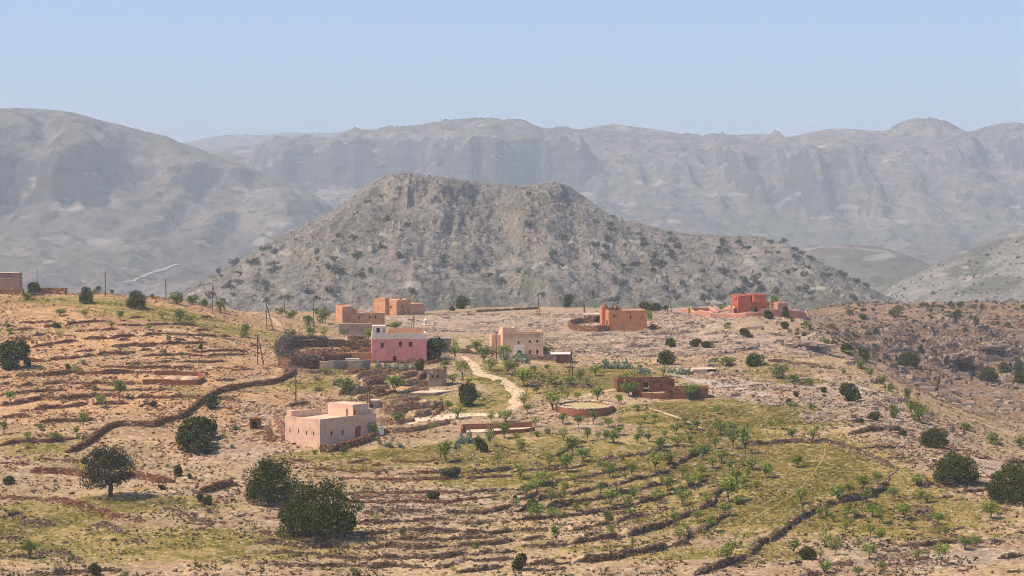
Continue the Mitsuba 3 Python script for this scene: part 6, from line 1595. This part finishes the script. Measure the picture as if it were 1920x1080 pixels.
x, y, z = scatter(15000, 244, 470, lambda x, y, g, r: np.clip((.15 + r) * sstep(.42, .62, clump(x, y, 6, 300)) * 1.3 * (1 - .7 * g), 0, 1))
s = _g.uniform(.14, .42, len(x)) * np.where(_g.random(len(x)) < .12, 2.0, 1)
stuff('loose_stones', jitter_boxes(np.c_[x, y, z + s * .12], np.c_[s * _g.uniform(.8, 1.4, len(x)), s, s * .6], _g.uniform(0, 6.3, len(x)), _g), 'grey_stone', 'loose grey stones scattered over the near terraces')
x, y, z = scatter(7000, 330, 520, lambda x, y, g, r: np.clip(sstep(-5, -60, x + .1 * (y - 360)) * sstep(.45, .6, clump(x, y, 6, 310)) * (1 - g), 0, 1))
s = _g.uniform(.15, .45, len(x)) * np.where(_g.random(len(x)) < .1, 1.8, 1)
stuff('loose_stones', jitter_boxes(np.c_[x, y, z + s * .12], np.c_[s * 1.2, s, s * .6], _g.uniform(0, 6.3, len(x)), _g), 'red_stone', 'loose reddish stones on the terraced slope to the left')
x, y, z = scatter(7500, 350, 620, lambda x, y, g, r: np.clip(sstep(.45, .95, r) * sstep(.45, .62, clump(x, y, 9, 320)), 0, 1))
s = _g.uniform(.3, .9, len(x)) * np.where(_g.random(len(x)) < .1, 2.2, 1)
stuff('rock_slabs', jitter_boxes(np.c_[x, y, z + s * .08], np.c_[s * 1.5, s * 1.1, s * .5], _g.normal(0, .5, len(x)), _g), 'rock_stone', 'flat broken slabs and boulders of the rocky tableland')
x, y, z = scatter(3200, 470, 830, lambda x, y, g, r: np.clip(sstep(85, 120, x) * sstep(.40, .6, clump(x, y, 12, 330)), 0, 1))
s = _g.uniform(.5, 1.5, len(x)) * np.where(_g.random(len(x)) < .1, 1.9, 1)
stuff('boulders', jitter_boxes(np.c_[x, y, z + s * .1], np.c_[s * 1.4, s * 1.1, s * .7], _g.normal(0, .6, len(x)), _g), 'gorge_stone', 'broken boulders strewn over the gorge sides and the far tableland')


def tufts(x, y, z, r, h, blades, rng):
    n = len(x)
    a = rng.uniform(0, 6.3, (n, blades))
    tip = np.stack([np.cos(a) * r[:, None], np.sin(a) * r[:, None], h[:, None] * rng.uniform(.6, 1.1, (n, blades))], -1) * rng.uniform(.6, 1.1, (n, blades, 1))
    w = np.stack([-np.sin(a), np.cos(a), 0 * a], -1) * (r * .42)[:, None, None]
    o = np.stack([x, y, z], -1)[:, None]
    v = np.stack([o - w, o + w, o + tip], 2).reshape(-1, 3)
    return v, np.arange(len(v)).reshape(-1, 3)


leaf_look('grass_blade', (0.18, 0.19, 0.03), (0.31, 0.26, 0.08), (0.12, 0.14, 0.02))
leaf_look('scrub_leaf', (0.09, 0.088, 0.035), (0.155, 0.12, 0.06), (0.06, 0.062, 0.026))
x, y, z = scatter(17000, 244, 500, lambda x, y, g, r: np.clip(g * 1.1 * sstep(.3, .7, clump(x, y, 4, 340)), 0, 1))
stuff('grass', tufts(x, y, z - .03, _g.uniform(.12, .34, len(x)), _g.uniform(.12, .4, len(x)), 4, _g), 'grass_blade', 'short yellow-green spring grass in tufts over the terraces')
x, y, z = scatter(17000, 244, 640, lambda x, y, g, r: np.clip(.75 * sstep(.47, .68, clump(x, y, 7, 350)), 0, 1))
stuff('dry_scrub', tufts(x, y, z - .05, _g.uniform(.15, .5, len(x)), _g.uniform(.15, .5, len(x)), 7, _g), 'scrub_leaf', 'low dark thorny scrub dotted over the stony ground')
x, y, z = scatter(4200, 470, 840, lambda x, y, g, r: np.clip(sstep(.42, .66, clump(x, y, 16, 360)) * sstep(60, 110, x), 0, 1))
_r1 = _g.uniform(.4, 1.3, len(x))
stuff('dry_scrub', tufts(x, y, z - .1, _r1, _r1 * .9, 9, _g), 'scrub_leaf', 'dark scrub on the gorge sides and the far tableland')


# ------------------------------------------------------------------ trees, bushes and boulders of the hills
def far_tree(seed, n=120):
    r = np.random.default_rng(seed)
    C = np.c_[r.normal(0, .22, 7), r.normal(0, .22, 7), r.uniform(.3, .75, 7), r.uniform(.2, .32, 7)]
    i = r.integers(0, 7, n)
    d = r.normal(size=(n, 3)); d /= np.linalg.norm(d, axis=1, keepdims=True)
    c = C[i, :3] + d * (C[i, 3] * r.uniform(.5, 1.05, n))[:, None]
    c[:, 2] = np.abs(c[:, 2])
    return join(quads(c, .13, r), tube([[0, 0, -.2], [0, 0, .2], [.03, 0, .5]], [.06, .05, .03], 5))


leaf_look('hill_leaf', (0.05, 0.06, 0.03), (0.036, 0.045, 0.024), (0.08, 0.088, 0.045))
for i in range(3):
    scene[f'hill_tree_model_{i}'] = {'type': 'shapegroup', 'crown': ply(far_tree(500 + i), 'hill_leaf')}
BELTS = [  # px0, px1, py0, py1, weight
 (350, 700, 470, 575, 1.0), (700, 1150, 480, 575, .42), (1150, 1640, 440, 575, .95), (1100, 1300, 420, 500, .5), (600, 760, 350, 460, .35), (900, 1150, 400, 480, .12)]


def hill_points(rel, n, x0, x1, y0, y1, wfun):
    out = []
    while len(out) < n:
        x, y = _g.uniform(x0, x1, 4000), _g.uniform(y0, y1, 4000)
        z = relief_z(rel, x, y)
        w = wfun(960 + x / y * FPX, HORIZ + (EYE[2] - z) / y * FPX)
        k = _g.random(4000) < w * sstep(.15, .75, clump(x, y, 24, 400))
        out += list(np.c_[x, y, z][k])
    return np.array(out[:n])


def belts(px, py):
    w = 0 * px + .04
    for a, b, c, d, q in BELTS:
        w = np.maximum(w, q * sstep(a - 30, a + 30, px) * (1 - sstep(b - 30, b + 30, px)) * sstep(c - 12, c + 12, py) * (1 - sstep(d - 5, d + 5, py)))
    return w


ZONES = [('on the low left flank of the rocky hill', lambda x, y: x < 700 and y > 470), ('on the upper left ridge of the rocky hill', lambda x, y: x < 760), ('on the right shoulder of the rocky hill', lambda x, y: x > 1150 and y < 505),
         ('at the right foot of the rocky hill', lambda x, y: x > 1150), ('at the centre foot of the rocky hill', lambda x, y: y > 500), ('on the broken face under the rocky hill cap', lambda x, y: True)]
for rel, n, box, wf in (('rocky_hill', 215, (-300, 330, 985, 1430), belts), ('scrubby_hill', 80, (330, 640, 1450, 1930), lambda px, py: np.where(py < 500, .9, .5))):
    for p in hill_points(rel, n, *box, wf):
        k = key_of('hill_tree')
        s = _g.uniform(3.0, 6.2)
        scene[k] = {'type': 'instance', 'g': {'type': 'ref', 'id': f'hill_tree_model_{_g.integers(3)}'}, 'to_world': T().translate(p.tolist()).rotate([0, 0, 1], _g.uniform(0, 360)).scale([s * 1.15, s * 1.15, s * _g.uniform(.75, 1.0)])}
        px, py = 960 + p[0] / p[1] * FPX, HORIZ + (EYE[2] - p[2]) / p[1] * FPX
        zone = 'on the scrubby slope at the right edge' if rel == 'scrubby_hill' else next(t for t, f in ZONES if f(px, py))
        size = 'tiny' if s < 4 else 'small' if s < 5.2 else 'broad'
        tag(k, f'{size} dark round tree {zone}', 'tree', f'{size} dark trees {zone}', 'thing')
P = hill_points('rocky_hill', 5000, -330, 340, 985, 1440, lambda px, py: .35 + .2 * belts(px, py))
_r2 = _g.uniform(.35, 1.15, len(P))
stuff('hill_scrub', tufts(P[:, 0], P[:, 1], P[:, 2] - .2, _r2, _r2 * 1.1, 9, _g), 'hill_leaf', 'dark scrub speckling the rocky hill')
P = hill_points('rocky_hill', 7000, -330, 340, 985, 1440, lambda px, py: .25 + .75 * (1 - sstep(420, 520, py)))
_s2 = _g.uniform(.5, 1.8, len(P)) * np.where(_g.random(len(P)) < .12, 2.0, 1)
stuff('hill_boulders', jitter_boxes(P + [0, 0, .2], np.c_[_s2 * 1.2, _s2, _s2 * .9], _g.uniform(0, 6.3, len(P)), _g), 'hill_stone', 'pale boulders and outcrops covering the rocky hill')
P = hill_points('scrubby_hill', 1500, 320, 660, 1420, 1940, lambda px, py: .5 + 0 * px)
_r2 = _g.uniform(.8, 2.2, len(P))
stuff('hill_scrub', tufts(P[:, 0], P[:, 1], P[:, 2] - .2, _r2, _r2 * 1.1, 9, _g), 'hill_leaf', 'dark scrub on the slope right of the rocky hill')
matte('hill_stone', _stone_color((0.20, 0.175, 0.16), (0.36, 0.315, 0.285), (0.50, 0.45, 0.41)))


def relief_strip(rel, pts, width, bsdf, label):
    a = np.array(pts, float)
    u = np.linspace(0, len(a) - 1, 40)
    P = [relief_hit(rel, np.interp(t, range(len(a)), a[:, 0]), np.interp(t, range(len(a)), a[:, 1])) for t in u]
    P = np.array([p for p in P if p is not None])
    P = P[np.r_[True, np.abs(np.diff(P[:, 1])) < 60]]
    q, s = resample(P[:, :2], 6.0)
    t = np.gradient(q, axis=0); t /= np.linalg.norm(t, axis=1, keepdims=True) + 1e-9
    n = np.stack([-t[:, 1], t[:, 0]], 1)
    e = np.stack([q - n * width / 2, q, q + n * width / 2], 1)
    z = relief_z(rel, e[..., 0], e[..., 1]) + 1.5
    k = key_of('mountain_road')
    put(k, (np.dstack([e, z]).reshape(-1, 3), grid_faces(3, len(q))), bsdf, smooth=True)
    tag(k, label, kind='structure')


relief_strip('mountain', [(232, 531), (250, 528), (262, 522), (285, 513), (305, 508), (322, 500), (336, 497)], 4.5, 'grey_track', 'pale road climbing the foot of the broad mountain')

# ------------------------------------------------------------------ labels that single each plant and wall out
MARKS = [('the rose-pink house', 748, 680), ('the pale peach house', 615, 835), ('the cream house with the white portal', 975, 665), ('the brown mud house', 1170, 620), ('the bright brick-red house', 1410, 592),
 ('the roofless red mud ruin', 1230, 730), ('the oval stone enclosure', 1098, 770), ('the walled basin', 935, 808), ('the small orange house', 670, 610), ('the far orange house', 748, 588), ('the stone hut with rubble on its roof', 820, 726),
 ('the domed well', 798, 610), ('the thorn-topped yard', 560, 690), ('the lower end of the winding wall', 126, 850), ('the bend of the winding wall', 310, 791), ('the walled pit with two mounds', 325, 720), ('the dark house on the left crest', 20, 550),
 ('the tall single pole', 555, 750), ('the bright stony lane', 815, 790), ('the bend of the dirt track', 970, 738), ('the middle of the green field', 1500, 880), ('the tip of the green field', 1680, 885), ('the cave in the far cliff', 1808, 700),
 ('the covered cistern by the lane', 1340, 697), ('the lone forked argan tree', 205, 930), ('the biggest argan tree', 592, 1005), ('the A-shaped pole by the cream house', 1070, 705), ('the wall crossing the gorge bench', 1755, 725), ('the gate with yellow posts', 1292, 588),
 ('the stone platform', 795, 742), ('the cistern hut', 480, 803), ('the double pole of the terraces', 487, 683), ('the A-shaped pole of the saddle', 505, 617), ('the lone pole on the crest', 197, 555), ('the dark rock overhang', 1520, 655),
 ('the lower corner of the curved field wall', 1440, 1015), ('the bottom right corner of the view', 1915, 1075), ('the bottom left corner of the view', 5, 1075), ('the bottom middle of the view', 960, 1075), ('the big rounded bush pair by the winding wall', 365, 830),
 ('the end of the leaning terrace wall', 1205, 960), ('the largest dark bush at the right edge', 1893, 930), ('the far end of the compound wall', 1510, 598), ('the footpath over the field', 1540, 845), ('the left edge tree', 22, 690),
 ('the middle of the right edge', 1915, 790), ('the round dark bush at the bottom middle', 977, 1069), ('the dark round bush between two terrace walls', 999, 960), ('the bare brown shrub on the lowest orchard wall', 1296, 1009), ('the tall almond tree at the green field corner', 1396, 850), ('the square dark hedge bush', 845, 895), ('the prickly pears by the basin', 875, 830), ('the prickly pear hedge on the rocks', 1165, 690), ('the tallest stretch of the field wall', 1590, 940), ('the lower end of the orchard path', 1320, 806), ('the shrub before the mud ruin', 1298, 752),
 ('the orchard centre', 1250, 860), ('the lower orchard', 1150, 980), ('the upper orchard', 1080, 720)]
ORD = ['', 'second', 'third', 'fourth', 'fifth', 'sixth', 'seventh', 'eighth', 'ninth', 'tenth', 'eleventh', 'twelfth', 'thirteenth', 'fourteenth', 'fifteenth', 'sixteenth', 'seventeenth', 'eighteenth', 'nineteenth', 'twentieth', 'twenty-first', 'twenty-second', 'twenty-third', 'twenty-fourth', 'twenty-fifth', 'twenty-sixth', 'twenty-seventh', 'twenty-eighth', 'twenty-ninth', 'thirtieth']
_m = np.array([(a, b) for _, a, b in MARKS], float)


def single_out(items):
    """items: (key, phrase, pixel). Each gets: its look + how close it is, among its like, to a thing one can find."""
    kinds = {}
    for it in items:
        kinds.setdefault(it[1], []).append(it)
    for phrase, its in kinds.items():
        q = np.array([i[2] for i in its], float)
        d = np.hypot(q[:, None, 0] - _m[None, :, 0], q[:, None, 1] - _m[None, :, 1])
        rank = d.argsort(0).argsort(0)
        for n, it in enumerate(its):
            cost = rank[n] * 40 + d[n] + np.where(rank[n] > 29, 1e5, 0)
            j = int(cost.argmin())
            r = int(rank[n, j])
            lead = ORD[r] + ' closest' if r else 'closest'
            labels[it[0]]['label'] = f'{phrase}, {lead} to {MARKS[j][0]}'


single_out([(k, ph, px) for k, ph, c, px, pos in PLANTED])


def to_pixel(p):
    v = np.asarray(p) - EYE
    f = v @ FWD
    return 960 + v[0] / f * FPX, 540 - (v @ UPV) / f * FPX


_phr = {'m': 'ruined stone wall', 'f': 'free-standing stone wall', 't': 'reddish terrace wall', 'd': 'ragged terrace wall', 'r': 'tumbled line of stones', 'k': 'dark rock ledge'}
single_out([(k, ('long ' if L > 34 else 'short ' if L < 12 else '') + _phr[look], to_pixel([mid[0], mid[1], float(ground([mid[0]], [mid[1]])[0])])) for k, look, cat, mid, L, h in WALLKEYS])
for k, v in labels.items():
    if v.get('label') == '':
        v.pop('label')
